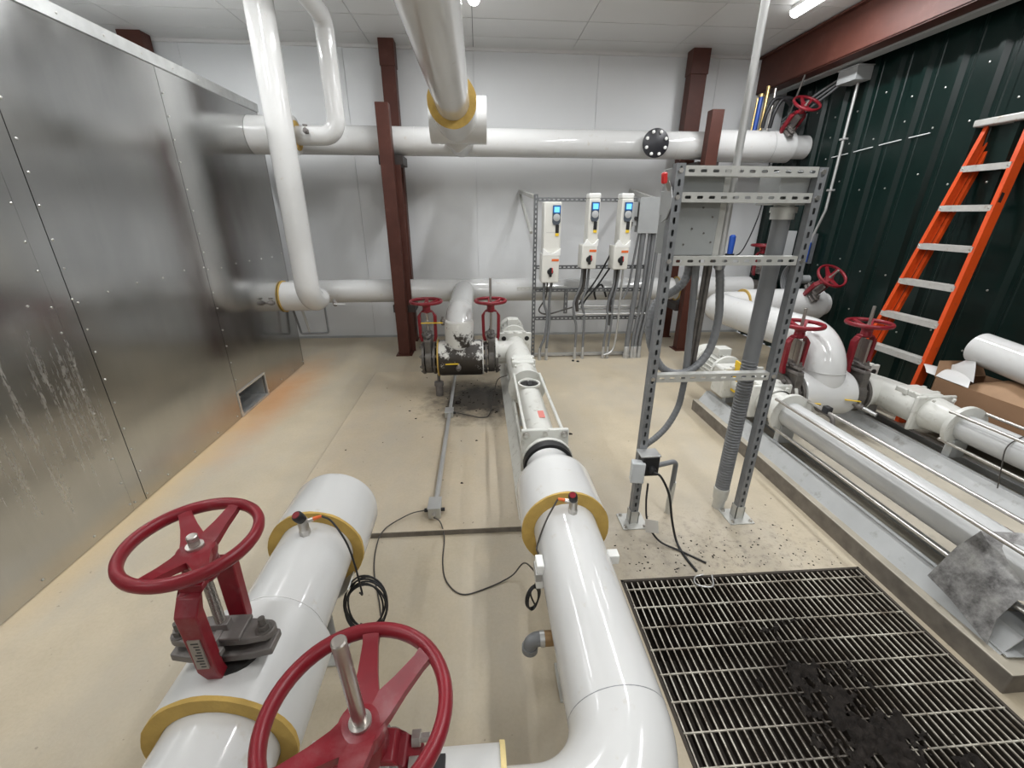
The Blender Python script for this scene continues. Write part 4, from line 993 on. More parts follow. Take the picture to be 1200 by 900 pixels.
MB().sweep(pts, r, 14).build('hose', 'plastic_grey', t, smooth=0)
for i, (x, y, z0, z1, r) in enumerate(((1.135, 2.10, 0.90, 1.5, 0.012), (1.112, 2.10, 0.90, 1.5, 0.009))):
    tag(MB().cyl((x, y, z0), (x, y, z1), r, 12).build('thin_conduit', 'steel_dark'), ['dark thin conduit between the rack bars, right of its twin', 'dark thin conduit between the rack bars, left of its twin'][i], 'conduit')
# outlet on the left post
t = thing('outlet_box', (0.87, 1.95, 0.45), 'weatherproof outlet with milky flip cover on the left rack post', 'outlet')
MB().box((0.845, 1.90, 0.385), (0.935, 1.975, 0.50)).build('back_box', 'black', t, bev=0.004)
MB().box((0.83, 1.90, 0.50), (0.94, 1.985, 0.508)).build('hood', 'conduit', t, bev=0.002)
MB().prism([(0.785, 1.90), (0.855, 1.885), (0.862, 1.93), (0.795, 1.95)], 'z', 0.345, 0.47).build('flip_cover', 'clear_cover', t, bev=0.006)
MB().lathe((0.893, 1.90, 0.43), (0, -1, 0), [(0, 0.022), (0.03, 0.020), (0.035, 0.010)], 14).build('plug', 'black', t)
t = thing('elbow_conduit', (1.12, 2.03, 0), 'grey conduit elbow from the outlet down into the floor', 'conduit')
MB().sweep(bend([(0.93, 1.99, 0.385), (1.10, 2.04, 0.385), (1.115, 2.07, 0.0)], 0.035, 7), 0.0145, 14).build('pipe', 'plastic_grey', t)
MB().cyl((1.11, 2.055, 0.235), (1.115, 2.07, 0.0), 0.0185, 14).build('coupling', 'strut_light', t)
s = MB().sweep(smoothpath([(0.893, 1.868, 0.43), (0.93, 1.85, 0.41), (0.985, 1.84, 0.30), (1.02, 1.83, 0.14), (1.05, 1.80, 0.02), (1.055, 1.70, 0.006), (1.07, 1.60, 0.006)], 8), 0.0065, 8)
tag(s.build('power_cord', 'black'), 'black power cord plugged into the outlet, running to the grating', 'cord')
s = MB().sweep(smoothpath([(0.872, 1.87, 0.36), (0.868, 1.85, 0.25), (0.885, 1.83, 0.13), (0.95, 1.80, 0.03), (1.05, 1.74, 0.007), (1.145, 1.65, 0.007)], 8), 0.0055, 8)
s2 = s.build('power_cord', 'black'); tag(s2, 'black cord with pale paper tag below the outlet', 'cord')
MB().add([(0.865, 1.83, 0.16), (0.925, 1.80, 0.165), (0.93, 1.78, 0.10), (0.87, 1.81, 0.085), (0.866, 1.831, 0.16), (0.926, 1.801, 0.165), (0.931, 1.781, 0.10), (0.871, 1.811, 0.085)],
         [(0, 1, 2, 3), (7, 6, 5, 4), (0, 4, 5, 1), (1, 5, 6, 2), (2, 6, 7, 3), (3, 7, 4, 0)]).build('paper_tag', 'tag_paper', s2, smooth=0)
s = MB().sweep(smoothpath([(1.135, 1.57, 0.006), (1.10, 1.50, 0.008), (1.03, 1.515, 0.008), (1.04, 1.56, 0.008), (1.09, 1.575, 0.008)], 8), 0.004, 8)
tag(s.build('cord_end', 'conduit'), 'short pale cord loop lying on the far grating edge', 'cord')

# ================================================================== floor conduit with boxes
t = thing('floor_conduit', (-0.3, 3.2, 0.04), 'pale conduit with two junction boxes laid along the pump pad', 'conduit')
MB().cyl((-0.30, 2.10, 0.065), (-0.295, 4.45, 0.065), 0.0165, 14).build('pipe', 'conduit', t)
for (yy, w_, h_) in ((2.115, 0.035, 0.07), (3.45, 0.035, 0.05)):
    b = MB().box((-0.30-w_, yy-0.055, 0.036), (-0.30+w_, yy+0.055, 0.036+h_)).build('junction_box', 'strut_light', t, bev=0.003)
    MB().box((-0.30-w_-0.003, yy-0.058, 0.036+h_), (-0.30+w_+0.003, yy+0.058, 0.040+h_)).build('box_lid', 'conduit', b, bev=0.001)
    MB().lathe((-0.30+w_, yy, 0.06), (1, 0, 0), [(0, 0.011), (0.022, 0.011)], 10).build('cable_gland', 'black', b)
MB().lathe((-0.30, 2.06, 0.07), (0, -1, 0), [(0, 0.013), (0.03, 0.013)], 10).build('gland', 'steel', t)
MB().lathe((-0.335, 2.10, 0.07), (-1, 0, 0), [(0, 0.012), (0.025, 0.012)], 10).build('gland', 'black', t)
def cord(pts, r, label, mat='cord_grey'):
    return tag(MB().sweep(smoothpath(pts, 8), r, 7).build('signal_cable', mat), label, 'cable', 'thin signal cables on the floor')
cord([(-0.36, 2.10, 0.07), (-0.45, 2.08, 0.06), (-0.57, 1.98, 0.045), (-0.60, 1.88, 0.006), (-0.57, 1.70, 0.005), (-0.50, 1.50, 0.005), (-0.47, 1.36, 0.01), (-0.50, 1.25, 0.20)], 0.0035, 'thin cable from near floor box towards the coil by the dead-ended pipe')
cord([(-0.30, 2.03, 0.07), (-0.26, 2.0, 0.06), (-0.235, 1.93, 0.01), (-0.23, 1.75, 0.005), (-0.20, 1.62, 0.005), (-0.12, 1.54, 0.005), (0.0, 1.57, 0.005), (0.12, 1.62, 0.02), (0.18, 1.60, 0.12), (RX-RR-0.015, 1.245, RZ-0.03)], 0.0035, 'thin cable curving across the floor to the glossy pipe')
cord([(-0.24, 3.45, 0.06), (-0.12, 3.42, 0.045), (-0.02, 3.38, 0.04), (0.05, 3.42, 0.045), (0.09, 3.58, 0.12), (0.13, 3.52, 0.33), (0.2, 3.2, 0.5)], 0.004, 'thin cable looping from far floor box up to the pump')
# ================================================================== columns, posts
def hbeam(x0, x1, y, z0, z1, label, cap=True, depth=0.15, grp=None):
    t = thing('steel_column', ((x0+x1)/2, y, z0), label, 'column', grp)
    MB().box((x0, y-depth/2, z0), (x1, y+depth/2, z1)).build('shaft', 'oxide', t, bev=0.004)
    if cap: MB().box((x0-0.008, y-depth/2-0.012, z1-0.26), (x1+0.008, y+depth/2+0.005, z1)).build('head_plate', 'oxide', t, bev=0.003)
    MB().box((x0-0.015, y-depth/2-0.02, z0), (x1+0.015, y+depth/2+0.02, z0+0.014)).build('base_plate', 'oxide', t, smooth=0)
    return t
hbeam(-1.085, -0.925, 6.08, 0, CEIL, 'oxide red column on the back wall behind the left post')
hbeam(2.60, 2.80, 6.08, 0, CEIL, 'oxide red column on the back wall behind the right post')
hbeam(-3.86, -3.63, 6.08, 0, CEIL, 'oxide red column top peeking over the plenum, top left')
def pipepost(x, label):
    t = thing('pipe_post', (x, 5.40, 0), label, 'post', 'square posts carrying the mains')
    MB().box((x-0.07, 5.34, 0.01), (x+0.07, 5.46, 2.79)).build('tube', 'oxide', t, bev=0.005)
    MB().box((x-0.1, 5.30, 0), (x+0.1, 5.50, 0.012)).build('base_plate', 'oxide', t, smooth=0)
    for z in ((UZ-0.155, LZM-0.15) if x < 0 else (UZ-0.18, LZM-0.172)):
        MB().box((x-0.11, 5.46, z-0.10), (x+0.16, 5.78, z-0.004)).build('pipe_shelf', 'dark_brown', t, bev=0.003)
    MB().box((x+0.065, 5.461, 0.02), (x+0.13, 5.474, 2.30)).build('rear_angle', 'oxide', t, smooth=0)
pipepost(-0.995, 'brown steel post in front of the mains, left of the tee')
pipepost(2.685, 'brown steel post in front of the mains, behind the strut rack')

# ================================================================== drive rack by the wall
VY = 5.18
t = thing('drive_rack', (1.3, VY, 0), 'slotted strut frame with the three motor drives before the back wall', 'rack')
s41 = 0.041
for x, z0, z1 in ((0.645, 0.0, 1.905), (2.03, 0.0, 1.87), (1.04, 0.56, 0.86), (1.62, 0.40, 0.86)): strut_post((x, VY, z0), z1-z0, 'strut_dark', parent=t)
for x0, x1, z in ((0.665, 2.01, 1.852), (0.665, 2.01, 1.115), (0.665, 2.01, 0.845), (0.665, 2.01, 0.50)): strut_bar((x0, VY, z), x1-x0, 'strut_dark', parent=t)
strut_bar((0.44, VY+0.03, 0.86), 0.62, 'strut_light', parent=t)
MB().obox((0.645, VY, 0.03), (2.03, VY, 0.03), 0.041, 0.03).build('floor_bar', 'conduit', t, smooth=0)
MB().obox((0.63, VY+0.02, 1.88), (0.56, YB-0.035, 1.98), 0.041, 0.041).build('wall_brace', 'strut_light', t, smooth=0)
MB().obox((2.02, VY+0.02, 1.86), (2.06, YB-0.035, 2.0), 0.041, 0.041).build('wall_brace', 'strut_light', t, smooth=0)
MB().obox((0.60, VY+0.02, 1.5), (0.56, YB-0.035, 1.93), 0.03, 0.03).build('wall_brace', 'strut_light', t, smooth=0)
def drive(x0, x1, zt, zb, zm, cap, label, wide):
    """x0..x1 the lower box, upper body narrower on the right"""
    t = thing('motor_drive', ((x0+x1)/2, VY-0.15, zb), label, 'motor drive', 'motor drives on the strut frame')
    yf = VY-0.23; yb = VY-0.022; xu = x0+(0.012 if wide else 0.052)
    MB().box((xu, yf+0.02, zm-0.02), (x1, yb, zt)).build('body', 'vfd', t, bev=0.012)
    if cap: MB().box((xu-0.004, yf+0.03, zt-0.0), (x1+0.004, yb-0.01, zt+0.055)).build('top_cap', 'vfd_white', t, bev=0.012)
    lb = MB().box((x0, yf-0.005, zb), (x1-0.008, yb, zm-0.03)).build('switch_box', 'vfd', t, bev=0.010)
    # dished white strip between body and box, its white standing in for a highlight
    P = [(xu, zm+0.035)] + [(xu+(x1-xu)*k/8, zm+0.035-0.055*math.sin(PI*k/8)) for k in range(1, 8)] + [(x1, zm+0.035), (x1, zm-0.045), (x0+0.006, zm-0.045)]
    MB().prism(P, 'y', yf-0.006, yf+0.06).build('collar', 'vfd_white', t, bev=0.003)
    kx1 = x1-0.012; kx0 = kx1-0.088; kz = zt-0.035
    kp = MB().prism([(kx0, kz), (kx1, kz), (kx1, kz-0.17), (kx1-0.02, kz-0.20), (kx0+0.012, kz-0.20), (kx0, kz-0.17)], 'y', yf+0.004, yf+0.022).build('keypad', 'keypad', t, bev=0.004)
    MB().box((kx0+0.002, yf+0.0005, kz-0.085), (kx1-0.002, yf+0.006, kz-0.002)).build('bezel', 'keypad_blue', kp, bev=0.003)
    MB().box((kx0+0.015, yf-0.001, kz-0.072), (kx1-0.015, yf+0.002, kz-0.016)).build('screen', 'screen', kp, smooth=0)
    MB().lathe(((kx0+kx1)/2, yf+0.006, kz-0.125), (0, -1, 0), [(0, 0.038), (0.006, 0.038), (0.009, 0.03)], 24).build('button_pad', 'pump_grey', kp)
    MB().box((kx1-0.05, yf+0.012, kz-0.285), (kx1-0.012, yf+0.022, kz-0.20)).build('keypad_slot', 'black', kp, bev=0.003)
    MB().box((kx1-0.05, yf+0.010, kz-0.315), (kx1-0.012, yf+0.021, kz-0.288)).build('yellow_label', 'yellow_tag', t, smooth=0)
    MB().box((x1-0.095, yf-0.008, zm-0.105), (x1-0.016, yf-0.004, zm-0.08)).build('warning_label', 'orange_label', t, smooth=0)
    cx, cz = x0+(x1-x0)*0.48, zb+(zm-zb)*0.36
    k = MB().lathe((cx, yf-0.005, cz), (0, -1, 0), [(0, 0.036), (0.012, 0.034), (0.02, 0.028)], 24).build('switch_base', 'black', t)
    MB().obox((cx, yf-0.03, cz-0.055), (cx, yf-0.03, cz+0.048), 0.03, 0.022, (0, -1, 0)).build('switch_handle', 'black', k, bev=0.008)
    MB().obox((cx+0.017, yf-0.028, cz-0.01), (cx+0.017, yf-0.028, cz+0.045), 0.014, 0.02, (0, -1, 0)).build('switch_grip', 'red_bright', k, bev=0.004)
    MB().box((xu+0.03, yf+0.0185, zm+0.20), (x1-0.06, yf+0.0205, zm+0.203)).build('panel_line', 'pump_grey', t, smooth=0)
    # cable tails
    return t
dz = 0
drive(0.70, 0.905, 1.825, 0.965, 1.31, False, 'motor drive at the left of the frame, larger, hung lowest', True)
drive(1.155, 1.33, 1.86, 1.12, 1.41, True, 'motor drive in the middle of the three on the frame', False)
drive(1.52, 1.70, 1.86, 1.11, 1.40, True, 'motor drive at the right, beside the grey box', False)
t = thing('wall_box', (1.9, VY, 1.5), 'square grey junction box right of the third motor drive', 'junction box')
MB().box((1.80, VY-0.15, 1.51), (2.10, VY-0.021, 1.87)).build('housing', 'box_grey', t, bev=0.006)
MB().box((1.79, VY-0.158, 1.50), (2.11, VY-0.15, 1.88)).build('cover', 'box_grey', t, bev=0.003)
t = thing('small_box', (1.74, VY, 1.62), 'slim grey switch box squeezed beside the third motor drive', 'junction box')
MB().box((1.722, VY-0.12, 1.58), (1.785, VY-0.021, 1.83)).build('housing', 'pump_grey', t, bev=0.004)
MB().lathe((1.77, VY-0.12, 1.66), (0, -1, 0), [(0, 0.02), (0.03, 0.018)], 10).build('connector', 'black', t)
# conduits below the drives
def cond(pts, r, label, mat='plastic_grey', ends=True):
    t = thing('drive_conduit', tuple(pts[-1]), label, 'conduit', 'conduits below the motor drives')
    MB().sweep(smoothpath(pts, 6) if len(pts) > 2 else pts, r, 10).build('pipe', mat, t)
    if ends and pts[-1][2] < 0.1:
        e = V(pts[-1]); MB().lathe(e, (0, 0, 1), [(0, r*1.35), (0.05, r*1.35), (0.052, r*1.1), (0.15, r*1.1), (0.155, r)], 12).build('coupling', 'conduit', t)
    return t
ya = VY-0.11
cond([(0.75, ya, 0.968), (0.755, ya, 0.72), (0.80, ya, 0.55), (0.775, ya-0.02, 0.30), (0.725, ya-0.03, 0.16), (0.715, ya-0.03, 0.0)], 0.016, 'grey conduit from left drive, left of two to the floor')
cond([(0.84, ya, 0.968), (0.82, ya, 0.72), (0.83, ya, 0.5), (0.815, ya-0.02, 0.30), (0.80, ya-0.03, 0.16), (0.80, ya-0.03, 0.0)], 0.016, 'grey conduit from left drive, right of two to the floor')
cond([(0.79, ya, 0.968), (0.775, ya, 0.78), (0.70, ya+0.02, 0.62), (0.80, ya+0.02, 0.57), (1.0, ya+0.02, 0.62), (1.12, ya, 0.66)], 0.009, 'thin dark cable slung from the left drive to the right', 'cord_grey', False)
cond([(1.20, ya, 1.12), (1.185, ya, 0.9), (1.12, ya, 0.72), (1.13, ya, 0.55), (1.165, ya, 0.40), (1.165, ya, 0.0)], 0.015, 'grey conduit from middle drive, left one, to the floor')
cond([(1.275, ya, 1.12), (1.265, ya, 0.9), (1.22, ya, 0.72), (1.255, ya, 0.55), (1.26, ya, 0.40), (1.265, ya, 0.0)], 0.015, 'grey conduit from middle drive, right one, to the floor')
cond([(1.235, ya+0.02, 1.12), (1.225, ya+0.02, 0.9), (1.16, ya+0.02, 0.74), (1.17, ya+0.02, 0.6)], 0.02, 'thick dark cable bunch under the middle drive', 'cord_grey', False)
cond([(1.59, ya, 1.11), (1.585, ya, 0.9), (1.54, ya, 0.7), (1.545, ya, 0.45), (1.53, ya, 0.2), (1.53, ya, 0.0)], 0.015, 'grey conduit from right drive, left one, to the floor')
cond([(1.64, ya, 1.11), (1.625, ya, 0.9), (1.60, ya, 0.7), (1.60, ya, 0.45), (1.59, ya, 0.2), (1.585, ya, 0.0)], 0.013, 'grey conduit from right drive, middle one, to the floor')
cond([(1.685, ya, 1.11), (1.685, ya, 0.7), (1.68, ya, 0.35), (1.66, ya, 0.14), (1.60, ya-0.02, 0.07), (1.53, ya-0.03, 0.05)], 0.013, 'pale conduit from right drive bending left at the floor', 'conduit', False)
cond([(1.615, ya+0.03, 1.11), (1.61, ya+0.03, 0.93), (1.56, ya+0.03, 0.78), (1.57, ya+0.03, 0.6)], 0.02, 'thick dark cable bunch under the right drive', 'cord_grey', False)
cond([(1.55, ya+0.05, 1.30), (1.40, ya+0.05, 1.0), (1.25, ya+0.03, 0.78), (1.19, ya+0.03, 0.68)], 0.010, 'black cable slanting down leftward behind the right drive, upper', 'black', False)
cond([(1.55, ya+0.06, 1.12), (1.42, ya+0.06, 0.92), (1.28, ya+0.04, 0.75), (1.22, ya+0.04, 0.64)], 0.010, 'black cable slanting down leftward behind the right drive, lower', 'black', False)
cond([(1.83, ya, 1.50), (1.80, ya, 1.2), (1.77, ya, 0.9), (1.72, ya, 0.75)], 0.013, 'grey conduit leaving the left of the grey junction box', 'plastic_grey', False)
for i, (x, r) in enumerate(((1.88, 0.032), (1.96, 0.020), (2.01, 0.022), (2.065, 0.020))):
    xo = (0.0, 0.01, 0.02, 0.02)[i]
    cond([(x, ya, 1.505), (x-0.01, ya, 1.0), (x-0.03, ya, 0.6), (x-0.05-xo, ya, 0.25), (x-0.05-xo, ya, 0.0)], r, ['fat grey conduit under the grey junction box', 'second grey conduit under the grey junction box', 'third grey conduit under the grey junction box', 'rightmost grey conduit under the grey junction box'][i])
cond([(1.73, VY-0.13, 1.62), (1.70, VY-0.15, 1.5), (1.68, VY-0.16, 1.36)], 0.012, 'dark cable from the slim switch box', 'cord_grey', False)
cond([(1.55, VY+0.03, 0.75), (1.48, VY+0.03, 0.9), (1.40, VY+0.03, 0.82), (1.42, VY+0.03, 0.72)], 0.012, 'black hose loop below the right drive', 'black', False)
for i, (z, x0, x1) in enumerate(((0.62, 1.20, 2.0), (0.66, 1.25, 1.95), (0.57, 1.15, 2.2))):
    tag(MB().cyl((x0, VY-0.05-0.03*i, z), (x1, VY-0.05-0.03*i, z), 0.011, 10).build('level_conduit', 'conduit'), ['level conduit crossing the frame, middle height', 'level conduit crossing the frame, topmost', 'level conduit crossing the frame, lowest and longest'][i], 'conduit')
for i, (x, y) in enumerate(((1.13, 4.98), (1.185, 4.95))):
    tag(MB().lathe((x, y, 0), (0, 0, 1), [(0, 0.018), (0.012, 0.016), (0.015, 0.006)], 10).build('floor_plug', 'black'), ['small black plug on the floor below the middle drive, left', 'small black plug on the floor below the middle drive, right'][i], 'plug')

# ================================================================== far right clutter by the wall
t = thing('wall_junction_box', (3.9, 4.98, 3.0), 'grey junction box high on the green wall under the girder', 'junction box')
MB().box((3.80, 4.85, 2.97), (XW-0.012, 5.10, 3.09)).build('housing', 'box_grey', t, bev=0.004)
MB().box((3.79, 4.84, 3.09), (XW-0.012, 5.11, 3.10)).build('lid', 'pump_grey', t, bev=0.002)
t = thing('wall_conduit', (3.9, 4.95, 1.3), 'pale conduit running down the green wall from the junction box', 'conduit')
MB().sweep(bend([(3.93, 4.96, 2.99), (3.93, 4.96, 1.75), (3.93, 5.06, 1.45), (3.90, 5.08, 1.2)], 0.12, 6), 0.014, 12).build('pipe', 'conduit', t)
for z in (2.45, 1.95): MB().box((3.91, 4.92, z), (3.95, 5.0, z+0.02)).build('strap', 'conduit', t, bev=0.002)
for i, (dy, dz_) in enumerate(((0.0, 0.0), (0.05, -0.02), (0.1, 0.02))):
    s = MB().sweep(smoothpath([(3.86, 5.105, 3.05-0.03*i), (3.84, 5.3, 3.0-0.045*i), (3.80, 5.46, 2.93-0.05*i), (3.74, 5.60-0.02*i, 2.84-0.05*i), (3.68, 5.72, 2.76-0.03*i)], 6), 0.011, 8)
    tag(s.build('flexible_hose', 'plastic_grey'), ['grey hose from the high junction box, front', 'grey hose from the high junction box, middle', 'grey hose from the high junction box, back'][i], 'hose')
t = thing('gauge_set', (3.55, 5.8, 2.62), 'blue and brass instrument tubes on the upper main under the girder', 'instrument')
for i, (x, m_, h, r) in enumerate(((3.36, 'blue', 0.34, 0.025), (3.43, 'brass', 0.42, 0.02), (3.52, 'steel', 0.40, 0.014), (3.32, 'brass', 0.30, 0.012))):
    MB().cyl((x, 5.72, 2.63), (x+0.02, 5.74, 2.66+h), r, 12).build('tube', m_, t)
    MB().lathe((x+0.02, 5.74, 2.66+h), (0, 0, 1), [(0, r*1.2), (0.03, r*1.2), (0.035, r*0.6)], 10).build('tube_cap', 'brass' if i != 2 else 'steel', t)
for i, xx in enumerate((3.33, 3.42)):
    s = MB().sweep(smoothpath([(xx, 5.52, 2.645), (xx+0.01, 5.5, 2.80), (xx+0.08, 5.5, 2.93), (xx+0.20, 5.5, 2.93), (xx+0.34, 5.52, 2.86), (3.86, 5.55, 2.82)], 6), 0.022, 10)
    tag(s.build('black_hose', 'black'), ['black hose arching over the upper main, left one', 'black hose arching over the upper main, right one'][i], 'hose')
tag(MB().cyl((3.62, 5.3, CEIL-0.2), (3.60, 5.52, 2.66), 0.010, 8).build('hanger_rod', 'steel_dark'), 'dark hanger rod dropping from the girder to the upper main', 'rod')
tag(MB().obox((3.72, 5.2, 3.40), (3.86, 5.0, 3.12), 0.03, 0.006).build('strap', 'steel_dark'), 'dark flat strap slanting from the girder toward the junction box', 'strap')
t = thing('wall_panel_box', (3.75, 5.3, 1.3), 'pale grey panel box on the green wall behind the right strut post', 'junction box')
MB().box((3.68, 5.24, 1.20), (3.86, 5.36, 1.52)).build('housing', 'pump_grey', t, bev=0.004)
MB().box((3.925, 5.02, 1.16), (3.965, 5.06, 1.50)).build('strut', 'strut', t, smooth=0)
MB().cyl((3.895, 5.04, 1.18), (3.895, 5.04, 1.40), 0.024, 14).build('blue_filter', 'blue', t)
MB().obox((3.82, 5.1, 1.47), (3.975, 5.1, 1.48), 0.05, 0.03).build('arm', 'strut', t, smooth=0)
t = thing('hose_reel', (3.8, 5.08, 1.02), 'coiled grey hose and round disc on the green wall behind the rack', 'hose')
for k in range(4):
    s = MB().sweep([(3.80+0.02*k, 5.10+(0.15-0.006*k)*math.cos(a), 0.97+(0.17-0.006*k)*math.sin(a)) for a in [2*PI*i/30 for i in range(30)]], 0.010, 8, closed=True); s.build('coil', 'plastic_grey', t)
MB().lathe((3.86, 5.06, 0.97), (-1, 0, 0), [(-0.15, 0.05), (0, 0.05), (0, 0.10), (0.03, 0.10), (0.035, 0.06), (0.07, 0.05)], 24).build('disc', 'box_grey', t)
tag(MB().sweep(smoothpath([(3.56, 5.60, 2.30), (3.53, 5.55, 2.0), (3.50, 5.5, 1.75), (3.44, 5.5, 1.47), (3.35, 5.5, 1.25), (3.18, 5.42, 1.20)], 6), 0.008, 8).build('black_cable', 'black'), 'black cable sagging behind the rack from wall corner', 'cable')
t = thing('blue_filter', (3.15, 5.4, 0.93), 'small blue filter bowl behind the rack enclosure', 'filter')
MB().lathe((3.15, 5.4, 1.24), (0, 0, 1), [(0, 0.035), (0.21, 0.04), (0.23, 0.02)], 14).build('bowl', 'blue', t)
MB().lathe((3.15, 5.4, 1.18), (0, 0, 1), [(0, 0.055), (0.065, 0.055)], 14).build('head', 'black', t)
MB().cyl((3.15, 5.55, 0.92), (3.15, 5.42, 1.20), 0.014, 10).build('riser', 'steel_dark', t)

# ---------------------------------------------------------------- orange ladder
t = thing('step_ladder', (3.42, 3.3, 0), 'orange fibreglass stepladder leaning folded against the green wall', 'ladder')
LAD = lambda z, k=3.40: k+0.244*z
def rail(yb_, yt_, x_off, name, w_=0.075, k0=0.101, k1=2.36):
    s = MB(); a = V((LAD(k0)+x_off, yb_, k0)); b = V((LAD(k1)+x_off, yt_, k1))
    d = (b-a).normalized(); sgn = 1 if yb_ > 3.3 else -1; dep = V((0.97, 0, -0.24))
    s.obox(a, b, 0.028 if False else 0.006, w_, dep)                    # web
    for e in (-1, 1):
        s.obox(a+dep*e*(w_/2-0.002)+V((0, -sgn*0.014, 0)), b+dep*e*(w_/2-0.002)+V((0, -sgn*0.014, 0)), 0.030, 0.005, dep)
    return s.build(name, 'orange', t, smooth=0)
rl = rail(3.585, 3.575, 0.035, 'rail'); rr_ = rail(2.93, 3.26, 0.035, 'rail')
for i, z in enumerate((0.33, 0.62, 0.905, 1.19, 1.48, 1.777, 2.07)):
    f = z/2.36; yr = 2.93+(3.26-2.93)*f; yl = 3.585-0.01*f; x = LAD(z)
    s = MB(); s.box((x-0.012, yr+0.004, z-0.006), (x+0.078, yl-0.004, z)); s.box((x-0.014, yr+0.004, z-0.045), (x-0.008, yl-0.004, z)); s.box((x+0.074, yr+0.004, z-0.04), (x+0.08, yl-0.004, z))
    for k in range(4): s.box((x+0.002+k*0.018, yr+0.006, z), (x+0.008+k*0.018, yl-0.006, z+0.002))
    st = s.build('step', 'alu', t, smooth=0)
    for yy in (yr, yl): MB().lathe((x-0.014, yy+(0.02 if yy < 3.3 else -0.02), z-0.022), (-1, 0, 0), [(0, 0.007), (0.004, 0.005)], 8).build('rivet', 'steel', st)
xt = LAD(2.36); MB().box((xt-0.05, 3.20, 2.35), (xt+0.13, 3.63, 2.40)).build('top_cap', 'alu', t, bev=0.008)
# rear legs of the folded ladder
s = MB(); s.obox((3.524, 3.54, 0.101), (LAD(2.3)+0.10, 3.54, 2.3), 0.03, 0.03, (1, 0, -0.24)); s.build('rear_leg', 'orange', t, smooth=0)
s = MB(); s.obox((3.524, 3.0, 0.101), (LAD(2.3)+0.10, 3.30, 2.3), 0.03, 0.03, (1, 0, -0.24)); s.build('rear_leg', 'orange', t, smooth=0)
lb = MB()                                                              # dark label strip with pale lettering on the near rail
a = V((LAD(1.70)-0.008, 2.93+0.33*1.70/2.36-0.005, 1.70)); b = V((LAD(1.86)-0.008, 2.93+0.33*1.86/2.36-0.005, 1.86))
lb.obox(a+V((0.03, 0, 0)), b+V((0.03, 0, 0)), 0.004, 0.028, (0.97, 0, -0.24)).build('label_strip', 'black', rr_, smooth=0)
# ---------------------------------------------------------------- carton with jacketing
t = thing('carton', (3.62, 2.55, 0.286), 'open brown cardboard carton beside the ladder under the white roll', 'carton')
st_ = thing('low_stand', (3.62, 2.4, 0.1), 'low dark steel stand holding the carton behind the far pump', 'stand')
MB().box((3.40, 1.70, 0.255), (3.90, 2.84, 0.285)).build('top', 'steel_dark', st_, bev=0.003)
for a in (3.41, 3.86):
    for b in (1.71, 2.80): MB().box((a, b, 0.10), (a+0.03, b+0.03, 0.255)).build('leg', 'steel_dark', st_, smooth=0)
cx0, cx1, cy0, cy1, cz0, cz1 = 3.44, 3.86, 2.16, 2.80, 0.286, 0.56
for nm, lo, hi in (('side', (cx0, cy0, cz0), (cx0+0.006, cy1, cz1)), ('side', (cx1-0.006, cy0, cz0), (cx1, cy1, cz1)), ('side', (cx0, cy0, cz0), (cx1, cy0+0.006, cz1)), ('side', (cx0, cy1-0.006, cz0), (cx1, cy1, cz1)), ('bottom', (cx0, cy0, cz0), (cx1, cy1, cz0+0.006))):
    MB().box(lo, hi).build(nm, 'card', t, smooth=0)
MB().add([(cx0, cy1, cz1), (cx1, cy1, cz1), (cx1-0.02, cy1+0.05, cz1+0.10), (cx0+0.05, cy1+0.05, cz1+0.11), (cx0, cy1+0.004, cz1), (cx1, cy1+0.004, cz1), (cx1-0.02, cy1+0.054, cz1+0.10), (cx0+0.05, cy1+0.054, cz1+0.11)], [(0,1,2,3),(7,6,5,4),(0,4,5,1),(1,5,6,2),(2,6,7,3),(3,7,4,0)]).build('flap', 'card', t, smooth=0)
s = MB(); 
vs = []
for k in range(40):
    pass
kp = []
for i in range(7):
    row = []
    for j in range(7):
        row.append((3.50+0.05*i, 2.25+0.065*j, 0.53+0.11*math.sin(i*0.55)*math.sin(0.3+j*0.42)+0.02*mnoise.noise(V((i*0.9, j*0.9, 0)))))
    kp.append(row)
o = sheet(kp, 0.002, 'packing_paper', 'kraft'); tag(o, 'crumpled brown packing paper spilling from the carton', 'paper')
def roll(p, d, r0, r1, L, turn, label, name='jacket_roll'):
    p = V(p); x, y_, z = frame(d); rows = []
    for i in range(5):
        f = i/4; row = []
        for k in range(37):
            a = turn[0]+(turn[1]-turn[0])*k/36; r = (r0+(r1-r0)*k/36)
            row.append(p+z*L*f+x*r*math.cos(a)+y_*r*math.sin(a))
        rows.append(row)
    o = sheet(rows, 0.0015, name, 'pvc'); tag(o, label, 'sheet roll'); return o
roll((3.66, 2.76, 0.80), (-0.04, -1, -0.10), 0.105, 0.125, 0.85, (0.0, 6.9), 'curled white plastic jacketing roll on top of the carton')
def quadsheet(a, b, c, d, sag, label, mat='pvc', n=7):
    a, b, c, d = V(a), V(b), V(c), V(d); rows = []
    for i in range(n):
        f = i/(n-1); p, q = a.lerp(d, f), b.lerp(c, f)
        rows.append([p.lerp(q, j/(n-1)) + V((0, 0, sag*math.sin(PI*j/(n-1)))) for j in range(n)])
    o = sheet(rows, 0.0015, 'jacket_sheet', mat); return tag(o, label, 'sheet')
quadsheet((3.62, 3.11, 0.563), (3.45, 2.88, 0.567), (3.435, 2.56, 0.565), (3.60, 2.70, 0.62), 0.03, 'flat white plastic jacketing sheet sticking out past the ladder rail')
quadsheet((3.60, 2.865, 0.615), (3.59, 2.855, 0.612), (3.47, 2.57, 0.60), (3.60, 2.72, 0.745), 0.02, 'small curled white plastic flap beside the jacketing roll', 'pvc')
quadsheet((3.52, 2.12, 0.52), (3.30, 2.10, 0.36), (3.30, 1.72, 0.34), (3.52, 1.75, 0.50), 0.015, 'pale sheet lying in front of the carton at right edge', 'pvc_dull')
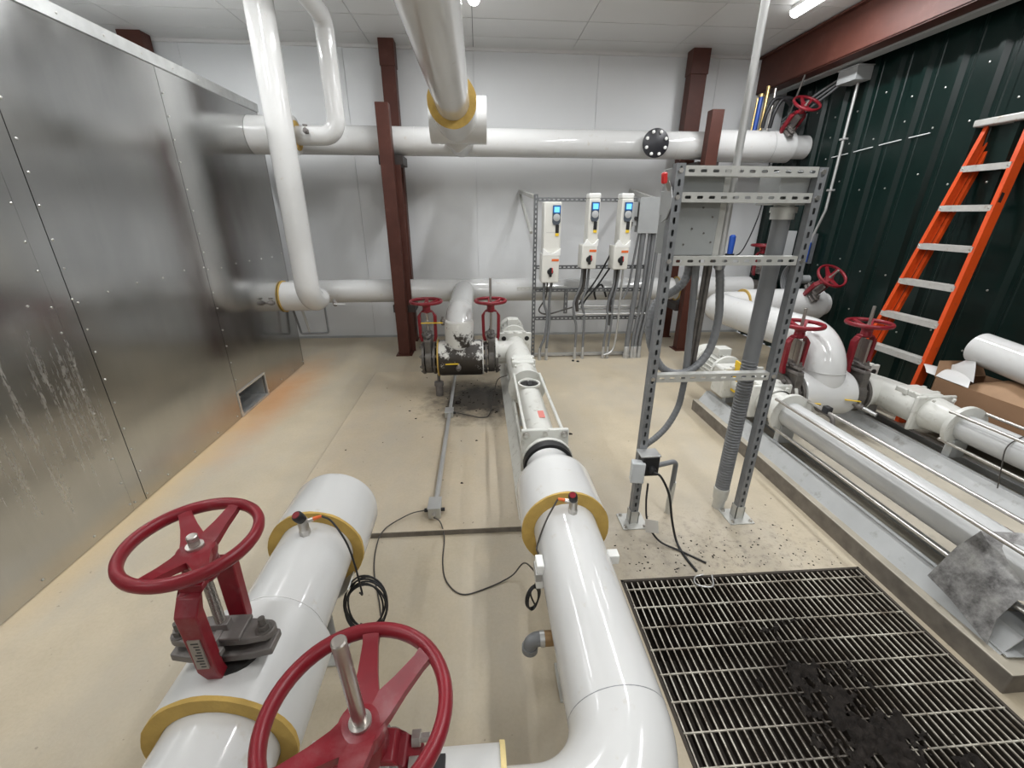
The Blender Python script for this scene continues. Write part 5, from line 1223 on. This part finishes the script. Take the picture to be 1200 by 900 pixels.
# loose debris on the floor
for i, (x, y, r) in enumerate(((-0.24, 3.72, 0.03), (0.62, 2.72, 0.018), (0.60, 2.28, 0.016), (0.72, 3.1, 0.014), (1.05, 5.2, 0.02))):
    s = MB(); n = 7
    s.lathe((x, y, 0.034 if x < 0.62 else 0.0), (0, 0, 1), [(0, r), (r*0.4, r*0.9), (r*0.65, r*0.4)], n)
    for k, v in enumerate(s.v): s.v[k] = v+V((random.uniform(-r, r)*0.4, random.uniform(-r, r)*0.4, 0))
    tag(s.build('debris_lump', 'dirt', smooth=0), ['black lump beside the floor conduit under the tee', 'black crumb on the floor right of the middle pump', 'black crumb on the floor right of the pump flange', 'black crumb on the open floor left of the rack', 'black crumb near the drive rack foot'][i], 'debris', 'crumbs on the floor')

s = MB()
for k in range(90):
    a = random.uniform(0, 2*PI); rr = abs(random.gauss(0, 0.55)); x = -0.12+rr*math.cos(a)*1.0; y = 3.72+rr*math.sin(a)*0.9
    if x > 0.17 or x < -1.15 or y > 4.5 or y < 2.2: continue
    r = random.uniform(0.004, 0.011); o_ = len(s.v)
    s.lathe((x, y, 0.0345), (0, 0, 1), [(0, r), (r*0.35, r*0.85), (r*0.55, r*0.3)], 5)
    for i in range(o_, len(s.v)): s.v[i] = s.v[i]+V((random.uniform(-r, r)*0.4, random.uniform(-r, r)*0.4, 0))
o = s.build('sludge_crumbs', 'dirt', smooth=0); tag(o, 'small black crumbs scattered on the pad below the blackened tee', 'debris'); o['kind'] = 'stuff'
s = MB()
for k in range(150):
    x = random.uniform(0.70, 1.9); y = 1.60+abs(random.gauss(0, 0.18)); r = random.uniform(0.002, 0.006); o_ = len(s.v)
    if x > 1.9-0.1*(y-1.6): continue
    s.lathe((x, y, -0.0005), (0, 0, 1), [(0, r), (r*0.35, r*0.85), (r*0.55, r*0.3)], 5)
    for i in range(o_, len(s.v)): s.v[i] = s.v[i]+V((random.uniform(-r, r)*0.4, random.uniform(-r, r)*0.4, 0))
o = s.build('sludge_crumbs', 'dirt', smooth=0); tag(o, 'small black crumbs on the concrete along the far grating edge', 'debris'); o['kind'] = 'stuff'
